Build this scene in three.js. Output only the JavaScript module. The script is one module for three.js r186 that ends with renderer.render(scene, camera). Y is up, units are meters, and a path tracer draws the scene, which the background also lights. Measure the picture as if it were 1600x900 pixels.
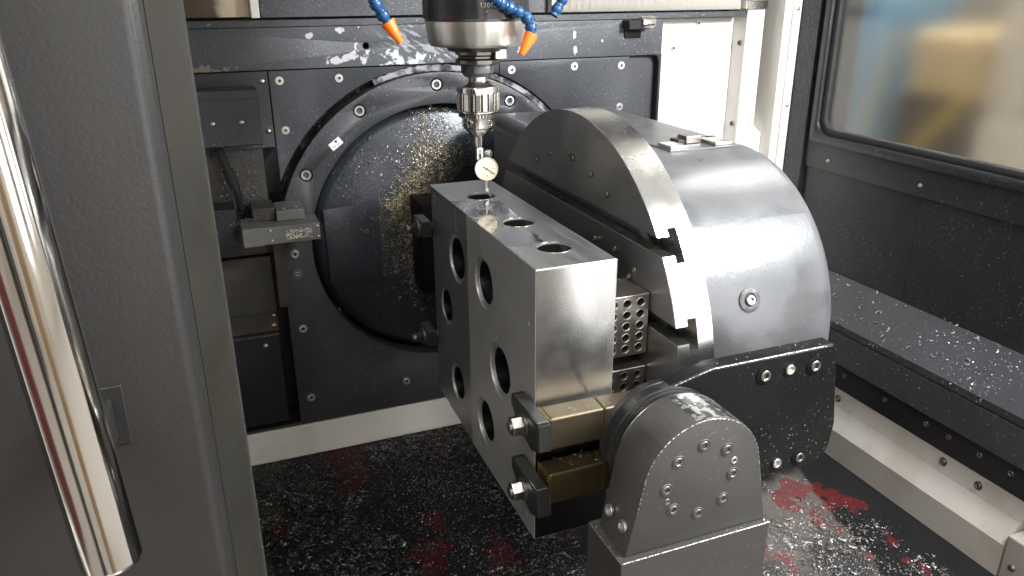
import * as THREE from 'three';
import { RoundedBoxGeometry } from 'three/addons/geometries/RoundedBoxGeometry.js';
import { mergeGeometries, toCreasedNormals } from 'three/addons/utils/BufferGeometryUtils.js';
import { RectAreaLightUniformsLib } from 'three/addons/lights/RectAreaLightUniformsLib.js';
import { FontLoader } from 'three/addons/loaders/FontLoader.js';
import { TextGeometry } from 'three/addons/geometries/TextGeometry.js';
import { Brush, Evaluator, SUBTRACTION } from 'three-bvh-csg';

// ---------------------------------------------------------------- camera, renderer, light
const scene = new THREE.Scene();
scene.background = new THREE.Color(0, 0, 0);
const V = (x, y, z) => new THREE.Vector3(x, y, z);
const camera = new THREE.PerspectiveCamera(40.42, 16 / 9, 0.02, 40);
camera.position.set(-0.313, 0.131, 0.916);
{
  const p = 21.083 * Math.PI / 180, w = 21.302 * Math.PI / 180, ro = -0.3405 * Math.PI / 180;
  const f = V(Math.sin(w) * Math.cos(p), -Math.sin(p), -Math.cos(w) * Math.cos(p));
  const r = V(Math.cos(w), 0, Math.sin(w)), u = r.clone().cross(f);
  camera.up.copy(r.clone().multiplyScalar(-Math.sin(ro)).addScaledVector(u, Math.cos(ro)));
  camera.lookAt(camera.position.clone().add(f));
}
const renderer = new THREE.WebGLRenderer({ antialias: true });
renderer.toneMapping = THREE.LinearToneMapping;
renderer.toneMappingExposure = 1.12;
renderer.shadowMap.enabled = true;
RectAreaLightUniformsLib.init();
const GLOW = (k, c = [1, 1, 1]) => new THREE.MeshStandardMaterial({ color: 0x222222, roughness: 0.5, emissive: new THREE.Color().setRGB(...c), emissiveIntensity: k });
function areaLight(pos, target, w, h, intensity, c) {
  const l = new THREE.RectAreaLight(new THREE.Color().setRGB(...c), intensity, w, h);
  l.position.copy(pos); l.lookAt(target); l.castShadow = true; scene.add(l); return l;
}
const LIGHTS = {   // [position, target, width, height, intensity, colour, glow of the fitting]
  bay: [V(1.25, 1.42, 1.5), V(0.3, -0.25, 0.0), 0.5, 0.5, 50, [0.95, 0.975, 1.0], 14],
  work: [V(0.67, 0.40, 0.71), V(0.25, -0.1, -0.3), 0.16, 0.26, 195, [0.95, 0.975, 1.0], 12],
  shopNear: [V(-1.35, 2.36, 2.3), V(-1.35, -1, 2.3), 1.5, 0.6, 27, [1.0, 0.975, 0.94], 7],
  shopFar: [V(2.3, 2.36, -0.9), V(2.3, -1, -0.9), 1.2, 0.5, 75, [1.0, 0.98, 0.95], 8],
  window: [V(1.75, 0.0, 3.3), V(1.75, 0.0, 0), 2.2, 2.3, 3.6, [0.98, 0.98, 0.97], 3.6],  // added glow out of view, placed for the reflections in the steel
};

// ---------------------------------------------------------------- helpers
let seed = 7; const rnd = () => { seed = (seed * 1664525 + 1013904223) >>> 0; return seed / 4294967296; };
const rr = (a, b) => a + (b - a) * rnd();
const used = {};
const numbered = n => { const k = used[n] = (used[n] ?? -1) + 1; return k ? `${n}_${String(k).padStart(3, '0')}` : n; };
function tag(o, label, category, group, kind) {
  if (label) o.userData.label = label; if (category) o.userData.category = category;
  if (group) o.userData.group = group; if (kind) o.userData.kind = kind; return o;
}
function thing(name, label, category, pos = [0, 0, 0], group, kind) {
  const o = new THREE.Group(); o.name = numbered(name); o.position.set(...pos); scene.add(o);
  return tag(o, label, category, group, kind);
}
const _off = new THREE.Vector3();
// geometry is written in world metres; the part is put back into its parent's frame
function part(name, geo, mat, parent, label) {
  const m = new THREE.Mesh(geo, mat); m.name = parent === scene ? numbered(name) : name;
  m.castShadow = m.receiveShadow = true;
  if (parent !== scene) { let p = parent; _off.set(0, 0, 0); while (p && p !== scene) { _off.add(p.position); p = p.parent; } m.position.copy(_off.negate()); }
  parent.add(m); if (label) m.userData.label = label; return m;
}
function boxUV(g) {
  g = g.index ? g.toNonIndexed() : g; const P = g.attributes.position, uv = new Float32Array(P.count * 2);
  const a = V(), b = V(), c = V(), e = V(), q = V();
  for (let i = 0; i < P.count; i += 3) {
    a.fromBufferAttribute(P, i); b.fromBufferAttribute(P, i + 1); c.fromBufferAttribute(P, i + 2);
    e.subVectors(b, a); q.subVectors(c, a); e.cross(q); const x = Math.abs(e.x), y = Math.abs(e.y), z = Math.abs(e.z);
    [a, b, c].forEach((p, k) => { const j = (i + k) * 2;
      if (x >= y && x >= z) { uv[j] = p.z; uv[j + 1] = p.y; } else if (y >= z) { uv[j] = p.x; uv[j + 1] = p.z; } else { uv[j] = p.x; uv[j + 1] = p.y; } });
  }
  g.setAttribute('uv', new THREE.BufferAttribute(uv, 2)); return g;
}
const strip = g => { g = g.index ? g.toNonIndexed() : g; for (const k of Object.keys(g.attributes)) if (!['position', 'normal', 'uv'].includes(k)) g.deleteAttribute(k); return g; };
const join = (...l) => mergeGeometries(l.flat().map(strip));
const bx = (x0, x1, y0, y1, z0, z1, r = 0.0015) => {
  const w = Math.abs(x1 - x0), h = Math.abs(y1 - y0), d = Math.abs(z1 - z0);
  const g = r > 0 ? new RoundedBoxGeometry(w, h, d, 2, Math.min(r, w / 2.01, h / 2.01, d / 2.01)) : new THREE.BoxGeometry(w, h, d);
  g.translate((x0 + x1) / 2, (y0 + y1) / 2, (z0 + z1) / 2); return boxUV(g);
};
const shp = (pts, holes = []) => { const s = pts instanceof THREE.Shape ? pts : new THREE.Shape(pts.map(p => new THREE.Vector2(...p))); holes.forEach(h => s.holes.push(h instanceof THREE.Path ? h : new THREE.Path(h.map(p => new THREE.Vector2(...p))))); return s; };
const circ = (x, y, r, n = 32) => Array.from({ length: n }, (_, i) => [x + r * Math.cos(i / n * 2 * Math.PI), y - r * Math.sin(i / n * 2 * Math.PI)]);
function ext(shape, a, b, bevel = 0, cs = 24, seg = 2) {
  const d = b - a, g = new THREE.ExtrudeGeometry(shape, { depth: Math.max(d - 2 * bevel, 1e-5), bevelEnabled: bevel > 0, bevelThickness: bevel, bevelSize: bevel, bevelOffset: -bevel, bevelSegments: seg, curveSegments: cs });
  g.translate(0, 0, a + bevel); return g;
}
const fin = g => boxUV(toCreasedNormals(g, 0.55));
const exZ = (s, a, b, bv, cs, sg) => fin(ext(s, a, b, bv, cs, sg));
const mX = new THREE.Matrix4().makeBasis(V(0, 0, -1), V(0, 1, 0), V(1, 0, 0)), mY = new THREE.Matrix4().makeBasis(V(1, 0, 0), V(0, 0, -1), V(0, 1, 0));
// shapes for exX are in (-z, y), for exY in (x, -z): zy() and xz() flip a list of points
const zy = l => l.map(([z, y]) => [-z, y]), xz = l => l.map(([x, z]) => [x, -z]);
const exX = (s, a, b, bv, cs, sg) => fin(ext(s, a, b, bv, cs, sg).applyMatrix4(mX));
const exY = (s, a, b, bv, cs, sg) => fin(ext(s, a, b, bv, cs, sg).applyMatrix4(mY));
const lathe = (prof, n = 48) => { const g = new THREE.LatheGeometry(prof.map(p => new THREE.Vector2(...p)), n); return toCreasedNormals(strip(g), 0.6); };
const qz = d => new THREE.Quaternion().setFromUnitVectors(V(0, 0, 1), d.clone().normalize());
const qy = d => new THREE.Quaternion().setFromUnitVectors(V(0, 1, 0), d.clone().normalize());
const tube = (pts, r, seg = 40, rad = 10) => strip(new THREE.TubeGeometry(new THREE.CatmullRomCurve3(pts.map(p => V(...p))), seg, r, rad, false));

// ---------------------------------------------------------------- noise and textures
const PERM = new Float32Array(65536); { let s = 99; for (let i = 0; i < 65536; i++) { s = (s * 1103515245 + 12345) & 0x7fffffff; PERM[i] = s / 0x7fffffff; } }
function vn(x, y, px, py, o) {      // tileable value noise
  const xi = Math.floor(x), yi = Math.floor(y), fx = x - xi, fy = y - yi, u = fx * fx * (3 - 2 * fx), v = fy * fy * (3 - 2 * fy);
  const h = (a, b) => PERM[((((a % px) + px) % px) * 374761 + (((b % py) + py) % py) * 66827 + o * 7919) & 65535];
  const A = h(xi, yi), B = h(xi + 1, yi), C = h(xi, yi + 1), D = h(xi + 1, yi + 1);
  return A + (B - A) * u + (C - A) * v + (A - B - C + D) * u * v;
}
const fbm = (u, v, fx, fy, oct, o = 0) => { let s = 0, a = 0.5, t = 0; for (let i = 0; i < oct; i++) { s += a * vn(u * fx, v * fy, fx, fy, o + i); t += a; a *= 0.55; fx *= 2; fy *= 2; } return s / t; };
const ss = (a, b, x) => { const t = Math.min(1, Math.max(0, (x - a) / (b - a))); return t * t * (3 - 2 * t); };
const mix = (a, b, t) => a.map((x, i) => x + (b[i] - x) * t);
const enc = x => 255 * Math.pow(Math.min(1, Math.max(0, x)), 1 / 2.2);
function tex(w, h, fn, srgb, mw, mh, off) {     // fn(u,v) -> value or [r,g,b] linear; mw, mh metres per tile
  const d = new Uint8Array(w * h * 4);
  for (let j = 0; j < h; j++) for (let i = 0; i < w; i++) {
    const c = fn((i + 0.5) / w, (j + 0.5) / h), k = (j * w + i) * 4;
    if (Array.isArray(c)) for (let n = 0; n < 3; n++) d[k + n] = srgb ? enc(c[n]) : 255 * c[n]; else d[k] = d[k + 1] = d[k + 2] = srgb ? enc(c) : 255 * Math.min(1, Math.max(0, c));
    d[k + 3] = 255;
  }
  const t = new THREE.DataTexture(d, w, h, THREE.RGBAFormat); t.wrapS = t.wrapT = THREE.RepeatWrapping; t.magFilter = THREE.LinearFilter; t.minFilter = THREE.LinearFilter;
  if (srgb) t.colorSpace = THREE.SRGBColorSpace; if (mw) t.repeat.set(1 / mw, 1 / mh); if (off) t.offset.set(-off[0] / mw, -off[1] / mh);
  t.needsUpdate = true; return t;
}
// bright specks strewn over a unit tile: returns a mask array
function specks(n, size, list) {
  const a = new Float32Array(size * size);
  for (let k = 0; k < n; k++) {
    const [x, y, r, e, th, val] = list(); const R = Math.ceil(r * e * size) + 1, cx = x * size, cy = y * size, c = Math.cos(th), s = Math.sin(th);
    for (let j = -R; j <= R; j++) for (let i = -R; i <= R; i++) {
      const u = (i * c + j * s) / (r * size * e), v = (-i * s + j * c) / (r * size), q = u * u + v * v; if (q > 1) continue;
      const X = ((Math.floor(cx) + i) % size + size) % size, Y = ((Math.floor(cy) + j) % size + size) % size; a[Y * size + X] = Math.max(a[Y * size + X], val * (1 - q * 0.6));
    }
  } return a;
}
const SP = 1024, sp1 = specks(2600, SP, () => [rnd(), rnd(), rr(0.0007, 0.0021), rr(1, 2.2), rnd() * 6.28, rr(0.25, 1) ** 2]);
const look = (a, u, v) => a[Math.min(SP - 1, Math.floor(v * SP)) * SP + Math.min(SP - 1, Math.floor(u * SP))];
const paintBump = tex(512, 512, (u, v) => 0.6 * fbm(u, v, 40, 40, 3, 3) + 0.4 * fbm(u, v, 120, 120, 2, 9), false, 0.14, 0.14);
const peelBump = tex(512, 512, (u, v) => fbm(u, v, 64, 64, 2, 13), false, 0.12, 0.12);
const smearRough = tex(512, 512, (u, v) => 0.62 + 0.38 * fbm(u, v, 6, 6, 5, 21), false, 0.4, 0.4);
const wallMap = (base, tint, amt, spk, o) => tex(SP, SP, (u, v) => { const n = fbm(u, v, 5, 5, 5, o), m = fbm(u, v, 3, 3, 4, o + 5); let c = mix(base, tint, ss(0.45, 0.75, n) * amt); c = c.map(x => x * (0.75 + 0.5 * m)); const s = look(sp1, u, v) * spk * ss(0.3, 0.7, fbm(u, v, 4, 4, 3, o + 11)); return mix(c, [0.55, 0.56, 0.6], s); }, true, 0.42, 0.42);
const brushMap = (fx, fy, lo, hi, o, mw = 0.12, mh = 0.12) => tex(512, 512, (u, v) => lo + (hi - lo) * (0.7 * fbm(u, v, fx, fy, 3, o) + 0.3 * fbm(u, v, 4, 4, 3, o + 4)), false, mw, mh);
const std = (color, roughness, metalness = 0, more = {}) => new THREE.MeshStandardMaterial({ color: new THREE.Color().setRGB(...color), roughness, metalness, ...more });
const W3 = [1, 1, 1];

const M = {};
M.wall = std(W3, 0.62, 0, { map: wallMap([0.034, 0.0365, 0.043], [0.056, 0.058, 0.064], 0.6, 0.95, 31), roughnessMap: smearRough, bumpMap: paintBump, bumpScale: 0.0005 });
M.oily = std(W3, 0.5, 0, { map: wallMap([0.030, 0.027, 0.024], [0.085, 0.062, 0.045], 0.9, 0.35, 51), roughnessMap: smearRough, bumpMap: paintBump, bumpScale: 0.0006 });
M.disc = std(W3, 0.36, 0.35, { map: wallMap([0.032, 0.036, 0.045], [0.06, 0.066, 0.078], 0.6, 0.55, 71), roughnessMap: smearRough, bumpMap: paintBump, bumpScale: 0.0003 });
M.ring = std(W3, 0.55, 0.2, { map: wallMap([0.034, 0.036, 0.041], [0.055, 0.055, 0.058], 0.5, 0.5, 91), roughnessMap: smearRough, bumpMap: paintBump, bumpScale: 0.0003 });
M.black = std([0.012, 0.012, 0.014], 0.5, 0, { roughnessMap: smearRough, bumpMap: paintBump, bumpScale: 0.0003 });
M.side = std(W3, 0.5, 0, { map: wallMap([0.011, 0.012, 0.014], [0.016, 0.017, 0.019], 0.5, 0.5, 111), roughnessMap: smearRough, bumpMap: paintBump, bumpScale: 0.0003 });
M.shelf = std(W3, 0.55, 0, { map: wallMap([0.028, 0.029, 0.033], [0.042, 0.043, 0.046], 0.6, 0.9, 121), roughnessMap: smearRough, bumpMap: paintBump, bumpScale: 0.0004 });
M.rubber = std([0.010, 0.010, 0.011], 0.75);
M.white = std(W3, 0.5, 0, { map: tex(512, 512, (u, v) => { const s = ss(0.62, 0.8, fbm(u, v, 7, 7, 5, 141)); return mix([0.74, 0.72, 0.68], [0.52, 0.47, 0.40], s * 0.35); }, true, 0.5, 0.5), bumpMap: paintBump, bumpScale: 0.0001 });
M.trim = std(W3, 0.55, 0, { map: tex(512, 512, (u, v) => { const s = ss(0.5, 0.75, fbm(u, v, 7, 5, 5, 145)); return mix([0.31, 0.29, 0.265], [0.23, 0.205, 0.17], s * 0.5); }, true, 0.5, 0.5), bumpMap: paintBump, bumpScale: 0.0001 });
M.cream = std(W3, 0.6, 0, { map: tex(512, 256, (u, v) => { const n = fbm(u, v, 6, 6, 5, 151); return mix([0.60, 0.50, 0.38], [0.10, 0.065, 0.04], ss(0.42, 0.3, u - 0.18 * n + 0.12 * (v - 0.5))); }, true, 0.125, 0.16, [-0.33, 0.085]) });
M.bright = std([0.72, 0.71, 0.69], 0.25, 1, { roughnessMap: smearRough });
M.chrome = std([0.78, 0.77, 0.75], 0.13, 1, { roughnessMap: tex(256, 256, (u, v) => 0.6 + 0.8 * fbm(u, v, 8, 8, 4, 161) * 0.5, false, 0.1, 0.1) });
M.screw = std([0.62, 0.61, 0.59], 0.32, 1);
M.socket = std([0.05, 0.048, 0.045], 0.6, 0.3);
M.screwDark = std([0.20, 0.19, 0.17], 0.4, 1);
M.brassScrew = std([0.55, 0.45, 0.25], 0.35, 1);
const steelBrushV = brushMap(180, 5, 0.55, 1.0, 171), steelBrushH = brushMap(5, 180, 0.55, 1.0, 181), mottle = tex(512, 512, (u, v) => 0.55 + 0.45 * fbm(u, v, 5, 5, 6, 191), false, 0.2, 0.2);
const steelTone = tex(512, 512, (u, v) => { const n = fbm(u, v, 4, 4, 5, 201), b = fbm(u, v, 3, 160, 2, 205); return mix([0.44, 0.43, 0.42], [0.58, 0.575, 0.57], 0.5 * n + 0.5 * b); }, true, 0.3, 0.15);
M.steel = std(W3, 0.52, 0.8, { map: steelTone, roughnessMap: steelBrushV, bumpMap: steelBrushH, bumpScale: 0.00003 });
M.steel2 = std(W3, 0.42, 0.9, { map: tex(512, 512, (u, v) => { const n = fbm(u, v, 4, 4, 5, 601), b = fbm(u, v, 3, 160, 2, 605); return mix([0.30, 0.295, 0.29], [0.42, 0.415, 0.41], 0.5 * n + 0.5 * b); }, true, 0.3, 0.15), roughnessMap: steelBrushV });
M.steelFront = new THREE.MeshPhysicalMaterial({ color: new THREE.Color().setRGB(0.54, 0.53, 0.52), metalness: 1, roughness: 0.22, roughnessMap: tex(256, 256, (u, v) => 0.75 + 0.3 * fbm(u, v, 6, 6, 4, 215), false, 0.1, 0.1), anisotropy: 1, anisotropyRotation: Math.PI / 2 });
M.table = std(W3, 0.36, 1, { map: tex(512, 512, (u, v) => { const n = fbm(u, v, 5, 5, 6, 221); return mix([0.50, 0.50, 0.49], [0.62, 0.61, 0.59], n); }, true, 0.25, 0.25), roughnessMap: mottle });
M.tableFace = std(W3, 0.5, 1, { map: tex(512, 512, (u, v) => { const n = fbm(u, v, 5, 5, 6, 231); return mix([0.34, 0.34, 0.34], [0.46, 0.46, 0.455], n); }, true, 0.25, 0.25), roughnessMap: mottle });
M.housing = std(W3, 0.42, 0.3, { map: tex(1024, 1024, (u, v) => { const n = fbm(u, v, 4, 4, 6, 241), d = ss(0.5, 0.72, fbm(u, v, 5, 7, 6, 246)); return mix(mix([0.10, 0.103, 0.11], [0.14, 0.143, 0.15], n), [0.075, 0.077, 0.08], d * 0.7); }, true, 0.3, 0.3), roughnessMap: mottle, bumpMap: paintBump, bumpScale: 0.0002 });
M.arm = new THREE.MeshPhysicalMaterial({ roughness: 0.5, metalness: 0, specularIntensity: 0.14, map: wallMap([0.004, 0.004, 0.0043], [0.008, 0.0077, 0.0077], 0.6, 0.45, 251), roughnessMap: smearRough, bumpMap: paintBump, bumpScale: 0.0003 });
M.wornEdge = std(W3, 0.4, 0.8, { map: tex(512, 32, (u, v) => mix([0.10, 0.098, 0.095], [0.62, 0.61, 0.58], ss(0.42, 0.58, fbm(u, v, 40, 2, 4, 621))), true, 0.25, 1), roughnessMap: mottle });
M.hub = std([0.015, 0.015, 0.0155], 0.42, 0.3, { roughnessMap: mottle });
M.tail = std(W3, 0.55, 0.2, { map: wallMap([0.047, 0.0445, 0.043], [0.062, 0.0585, 0.056], 0.5, 0.25, 261), roughnessMap: smearRough, bumpMap: paintBump, bumpScale: 0.00012 });
M.brass = std(W3, 0.62, 0.85, { map: tex(256, 256, (u, v) => { const n = fbm(u, v, 5, 5, 5, 271); return mix([0.125, 0.10, 0.062], [0.18, 0.148, 0.098], n); }, true, 0.12, 0.12), roughnessMap: mottle });
M.gold = std([0.75, 0.52, 0.15], 0.3, 1);
M.clamp = std([0.022, 0.022, 0.022], 0.5, 0.3, { roughnessMap: mottle });
M.clampWorn = std([0.16, 0.16, 0.16], 0.4, 0.9, { roughnessMap: mottle });
M.riser = std([0.30, 0.27, 0.25], 0.42, 0.9, { roughnessMap: mottle });
M.spindleBlack = std([0.018, 0.018, 0.020], 0.32, 0, { roughnessMap: smearRough });
M.ringSteel = std([0.74, 0.73, 0.69], 0.42, 1, { roughnessMap: brushMap(200, 4, 0.7, 1.1, 281) });
M.darkSteel = std([0.16, 0.155, 0.14], 0.34, 1);
M.sleeve = std([0.07, 0.07, 0.075], 0.4, 0.5);
M.chuck = std([0.68, 0.66, 0.63], 0.2, 1);
M.groove = std([0.02, 0.02, 0.02], 0.6);
M.blue = std([0.008, 0.05, 0.135], 0.3, 0);
M.orange = std([0.85, 0.15, 0.012], 0.38, 0);
M.door = std(W3, 0.34, 0, { map: tex(512, 512, (u, v) => { const n = fbm(u, v, 3, 3, 4, 291); return mix([0.0125, 0.0118, 0.0118], [0.017, 0.016, 0.0156], n); }, true, 0.4, 0.4), bumpMap: peelBump, bumpScale: 0.00007 });
M.doorEdge = std(W3, 0.65, 0, { map: tex(512, 512, (u, v) => { const n = fbm(u, v, 3, 5, 5, 301), d = ss(0.5, 0.7, fbm(u, v, 8, 8, 5, 306)); return mix(mix([0.008, 0.0075, 0.005], [0.013, 0.0115, 0.0078], n), [0.015, 0.0095, 0.005], d * 0.5); }, true, 0.3, 0.3), roughnessMap: mottle });
M.edgeBare = std([0.42, 0.43, 0.45], 0.35, 0.9, { roughnessMap: mottle });
M.chipDark = std([0.30, 0.30, 0.32], 0.32, 1, { side: THREE.DoubleSide });
M.chip = std([0.66, 0.66, 0.68], 0.3, 0.75, { side: THREE.DoubleSide });
M.chipGold = std([0.62, 0.53, 0.36], 0.34, 0.7, { side: THREE.DoubleSide });
M.sensor = std(W3, 0.5, 0.4, { map: wallMap([0.10, 0.098, 0.095], [0.13, 0.125, 0.12], 0.5, 0.3, 311), bumpMap: paintBump, bumpScale: 0.0002 });

// ---------------------------------------------------------------- shared screws and rivets
const hexPath = (r) => Array.from({ length: 6 }, (_, i) => [r * Math.cos(i * Math.PI / 3), -r * Math.sin(i * Math.PI / 3)]);
const capGeo = (() => { const s = shp(circ(0, 0, 1, 24).reverse(), [hexPath(0.55)]); const g = ext(s, 0, 0.6, 0.12, 1, 1); const f = new THREE.CircleGeometry(0.65, 6); f.translate(0, 0, 0.12); return toCreasedNormals(join(g, f), 0.5); })();
const washerGeo = (() => toCreasedNormals(strip(ext(shp(circ(0, 0, 1.5, 24).reverse(), [circ(0, 0, 0.9, 24)]), 0, 0.16, 0.05, 1, 1)), 0.5))();
const rivetGeo = (() => { const g = lathe([[1, 0], [1, 0.12], [0.82, 0.42], [0.45, 0.62], [0, 0.68]], 16); g.rotateX(Math.PI / 2); return g; })();
const hexGeo = (() => { const s = shp(hexPath(1).reverse()); return toCreasedNormals(strip(ext(s, 0, 1.15, 0.1, 1, 2)), 0.3); })();
function put(name, geo, mat, parent, pos, dir, r, roll = 0) {
  const m = part(name, geo, mat, parent); m.position.add(V(...pos)); m.quaternion.copy(qz(V(...dir))).multiply(new THREE.Quaternion().setFromAxisAngle(V(0, 0, 1), roll)); m.scale.setScalar(r); return m;
}
const socketGeo = new THREE.CircleGeometry(0.56, 6).translate(0, 0, 0.3);  // dark disc paints the shade of the hex recess, with grime
const screw = (parent, pos, dir, r, mat = M.screw, name = 'screw') => { const roll = rnd() * 3, s = put(name, capGeo, mat, parent, pos, dir, r, roll); if (r >= 0.004 && parent.parent === scene) { const k = new THREE.Mesh(socketGeo, M.socket); k.name = 'socket'; s.add(k); } return s; };
const washered = (parent, pos, dir, r, mat = M.screw) => { put('washer', washerGeo, M.screw, parent, pos, dir, r); return screw(parent, pos, dir, r, mat); };
const rivet = (parent, pos, dir, r, mat = M.screw) => put('rivet', rivetGeo, mat, parent, pos, dir, r);

// ================================================================ SHOP HALL (seen through the window, mirrored in the metal)
{
  const hw = std([0.62, 0.58, 0.52], 0.8), hf = std([0.30, 0.28, 0.25], 0.6), hc = std([0.68, 0.66, 0.62], 0.85);
  tag(part('shop_floor', bx(-2.7, 3.6, -1.72, -1.6, -3.4, 3.4, 0), hf, scene), 'beige grey workshop floor beyond the machine window', 'floor', null, 'structure');
  tag(part('shop_ceiling', bx(-2.7, 3.6, 2.4, 2.5, -3.4, 3.4, 0), hc, scene), 'pale ceiling of the workshop', 'ceiling', null, 'structure');
  tag(part('shop_wall', join(bx(-2.8, -2.7, -1.6, 2.4, -3.4, 3.4, 0), bx(-2.7, 3.5, -1.6, 2.4, -3.5, -3.4, 0), bx(3.5, 3.6, -1.6, 2.4, -3.4, 3.4, 0), bx(-2.7, 3.5, -1.6, 2.4, 3.4, 3.5, 0)), hw, scene), 'cream walls of the workshop around the machine', 'wall', null, 'structure');
  for (const [k, label] of [['shopNear', 'ceiling light of the workshop above the machine front'], ['shopFar', 'ceiling light of the workshop above the blue cabinet']]) {
    const [p, t, w, h, i, c, glow] = LIGHTS[k]; const o = thing('ceiling_light', label, 'ceiling light', p.toArray());
    part('fitting', bx(p.x - w / 2 - 0.03, p.x + w / 2 + 0.03, p.y + 0.012, p.y + 0.04, p.z - h / 2 - 0.03, p.z + h / 2 + 0.03, 0.004), hc, o);
    part('diffuser', bx(p.x - w / 2, p.x + w / 2, p.y + 0.004, p.y + 0.011, p.z - h / 2, p.z + h / 2, 0), GLOW(glow, c), o);
    areaLight(p, V(p.x, p.y - 1, p.z), w, h, i, c);
  }
  { const [p, t, w, h, i, c, glow] = LIGHTS.window; const o = thing('added_window', 'glowing window added out of view in front of the machine for the steel reflections', 'window', [p.x, -1.6, p.z]); 
    const d = t.clone().sub(p); d.y = 0; d.normalize(); const yaw = Math.atan2(d.x, d.z); o.rotation.y = yaw;
    const add = (n, g, m) => { const q = new THREE.Mesh(g, m); q.name = n; q.castShadow = q.receiveShadow = true; o.add(q); };
    const y0 = p.y + 1.6, L = x => p.x - x, cuts = [0.65, 0.95, 1.40, 1.49, 1.575, 1.65, 2.05, 2.85];   // added panes and piers, spaced for bright bands on the steel
    for (let k = 0; k < cuts.length; k += 2) add('pane', bx(L(cuts[k + 1]), L(cuts[k]), y0 - h / 2, y0 + h / 2, -0.03, -0.02, 0), GLOW(glow * (k === 2 || k === 4 ? 1.35 : 1), c));
    for (let k = 1; k < cuts.length - 1; k += 2) add('pier', bx(L(cuts[k + 1]), L(cuts[k]), y0 - h / 2, y0 + h / 2, -0.05, 0.0, 0), std([0.09, 0.088, 0.085], 0.7));
    add('frame', join(bx(-w / 2 - 0.08, -w / 2, 0, y0 + h / 2 + 0.08, -0.05, 0), bx(w / 2, w / 2 + 0.08, 0, y0 + h / 2 + 0.08, -0.05, 0), bx(-w / 2, w / 2, y0 + h / 2, y0 + h / 2 + 0.08, -0.05, 0), bx(-w / 2, w / 2, 0, y0 - h / 2, -0.05, 0)), hw);
    for (let k = 0; k < cuts.length; k += 2) { const x0 = cuts[k], x1 = cuts[k + 1]; areaLight(V((x0 + x1) / 2, p.y, p.z - 0.03), V((x0 + x1) / 2, p.y, 0), x1 - x0, h, i * (k === 2 || k === 4 ? 1.35 : 1), c); } }
  { const o = thing('added_small_window', 'small glowing window added behind the camera for the sheen on the grey door', 'window', [-0.62, -0.1, 3.38]);  // added glow behind the camera: door sheen and some fill
    part('pane', bx(-0.87, -0.37, -0.1, 0.7, 3.37, 3.38, 0), GLOW(3, [1, 0.99, 0.97]), o); part('frame', join(bx(-0.93, -0.87, -0.16, 0.76, 3.35, 3.39), bx(-0.37, -0.31, -0.16, 0.76, 3.35, 3.39), bx(-0.87, -0.37, 0.7, 0.76, 3.35, 3.39), bx(-0.87, -0.37, -0.16, -0.1, 3.35, 3.39)), hw, o);
    areaLight(V(-0.62, 0.3, 3.36), V(-0.62, 0.3, 0), 0.5, 0.8, 3, [1, 0.99, 0.97]); }
  // things behind the window
  const blue = std([0.12, 0.27, 0.42], 0.5), beige = std([0.62, 0.48, 0.27], 0.6), yel = std([0.55, 0.40, 0.12], 0.5), dk = std([0.12, 0.105, 0.085], 0.7), wh = std([0.66, 0.62, 0.55], 0.6);
  const b = thing('blue_cabinet', 'tall blue machine cabinet blurred behind the window pane', 'cabinet', [2.5, -1.6, -2]);
  part('body', bx(2.15, 2.9, -0.62, 1.3, -3.2, -1.5, 0.02), blue, b); part('plinth', bx(2.17, 2.88, -1.6, -0.62, -3.15, -1.55, 0.01), std([0.45, 0.42, 0.36], 0.6), b); part('panel_gap', bx(2.148, 2.152, -0.4, 1.2, -2.31, -2.3, 0), dk, b);
  part('sign_plate', bx(2.13, 2.152, 0.12, 0.2, -1.6, -1.52, 0.004), yel, b);
  const c = thing('yellow_box_machine', 'pale yellow machine hood on a dark stand blurred behind the window', 'machine', [2.2, -1.6, -1.2]);
  part('hood', bx(2.05, 2.5, -0.235, -0.015, -1.26, -0.91, 0.03), beige, c); part('stand', bx(2.07, 2.48, -1.6, -0.24, -1.32, -0.90, 0.02), dk, c); part('back_panel', bx(2.52, 2.56, -1.6, 1.2, -1.5, -0.9, 0.01), std([0.30, 0.27, 0.22], 0.7), c);
  const y1 = thing('yellow_rail', 'slanting yellow rail left of the pale hood behind the window', 'rail', [1.98, -1.6, -1.36]); part('rail_tube', tube([[1.98, 0.0, -1.25], [1.98, -0.2, -1.30], [1.98, -0.45, -1.36], [1.98, -1.6, -1.5]], 0.013), yel, y1);
  const y2 = thing('yellow_rail', 'yellow rail below the pale hood, near the white cabinet behind the window', 'rail', [1.98, -1.6, -1]); part('rail_tube', tube([[1.98, -0.18, -0.93], [1.98, -0.24, -0.965], [1.98, -0.36, -1.07], [1.98, -0.9, -1.5]], 0.016), yel, y2);
  const w = thing('white_cabinet', 'cream white cabinet filling the right of the window view', 'cabinet', [2.2, -1.6, -0.4]);
  part('cabinet_body', bx(2.0, 2.7, -1.6, -0.27, -0.9, 0.9, 0.012), wh, w); part('upper_body', bx(2.02, 2.7, -0.262, 1.3, -0.9, 0.9, 0.012), wh, w); part('handle', bx(1.97, 2.0, -0.2, -0.12, -0.66, -0.64, 0.004), dk, w);
  // added out of view to put stripes in the chrome bar
  const rc = thing('added_red_box', 'red box added behind the camera for a red streak in the chrome bar', 'cabinet', [-1.6, -1.6, 1.4]);  // unseen red box, stands for red clothing mirrored in the bar
  const red = std([0.10, 0.012, 0.013], 0.45); part('body', bx(-1.69, -1.61, -1.6, -0.55, 1.2, 1.6, 0.01), red, rc);
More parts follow.
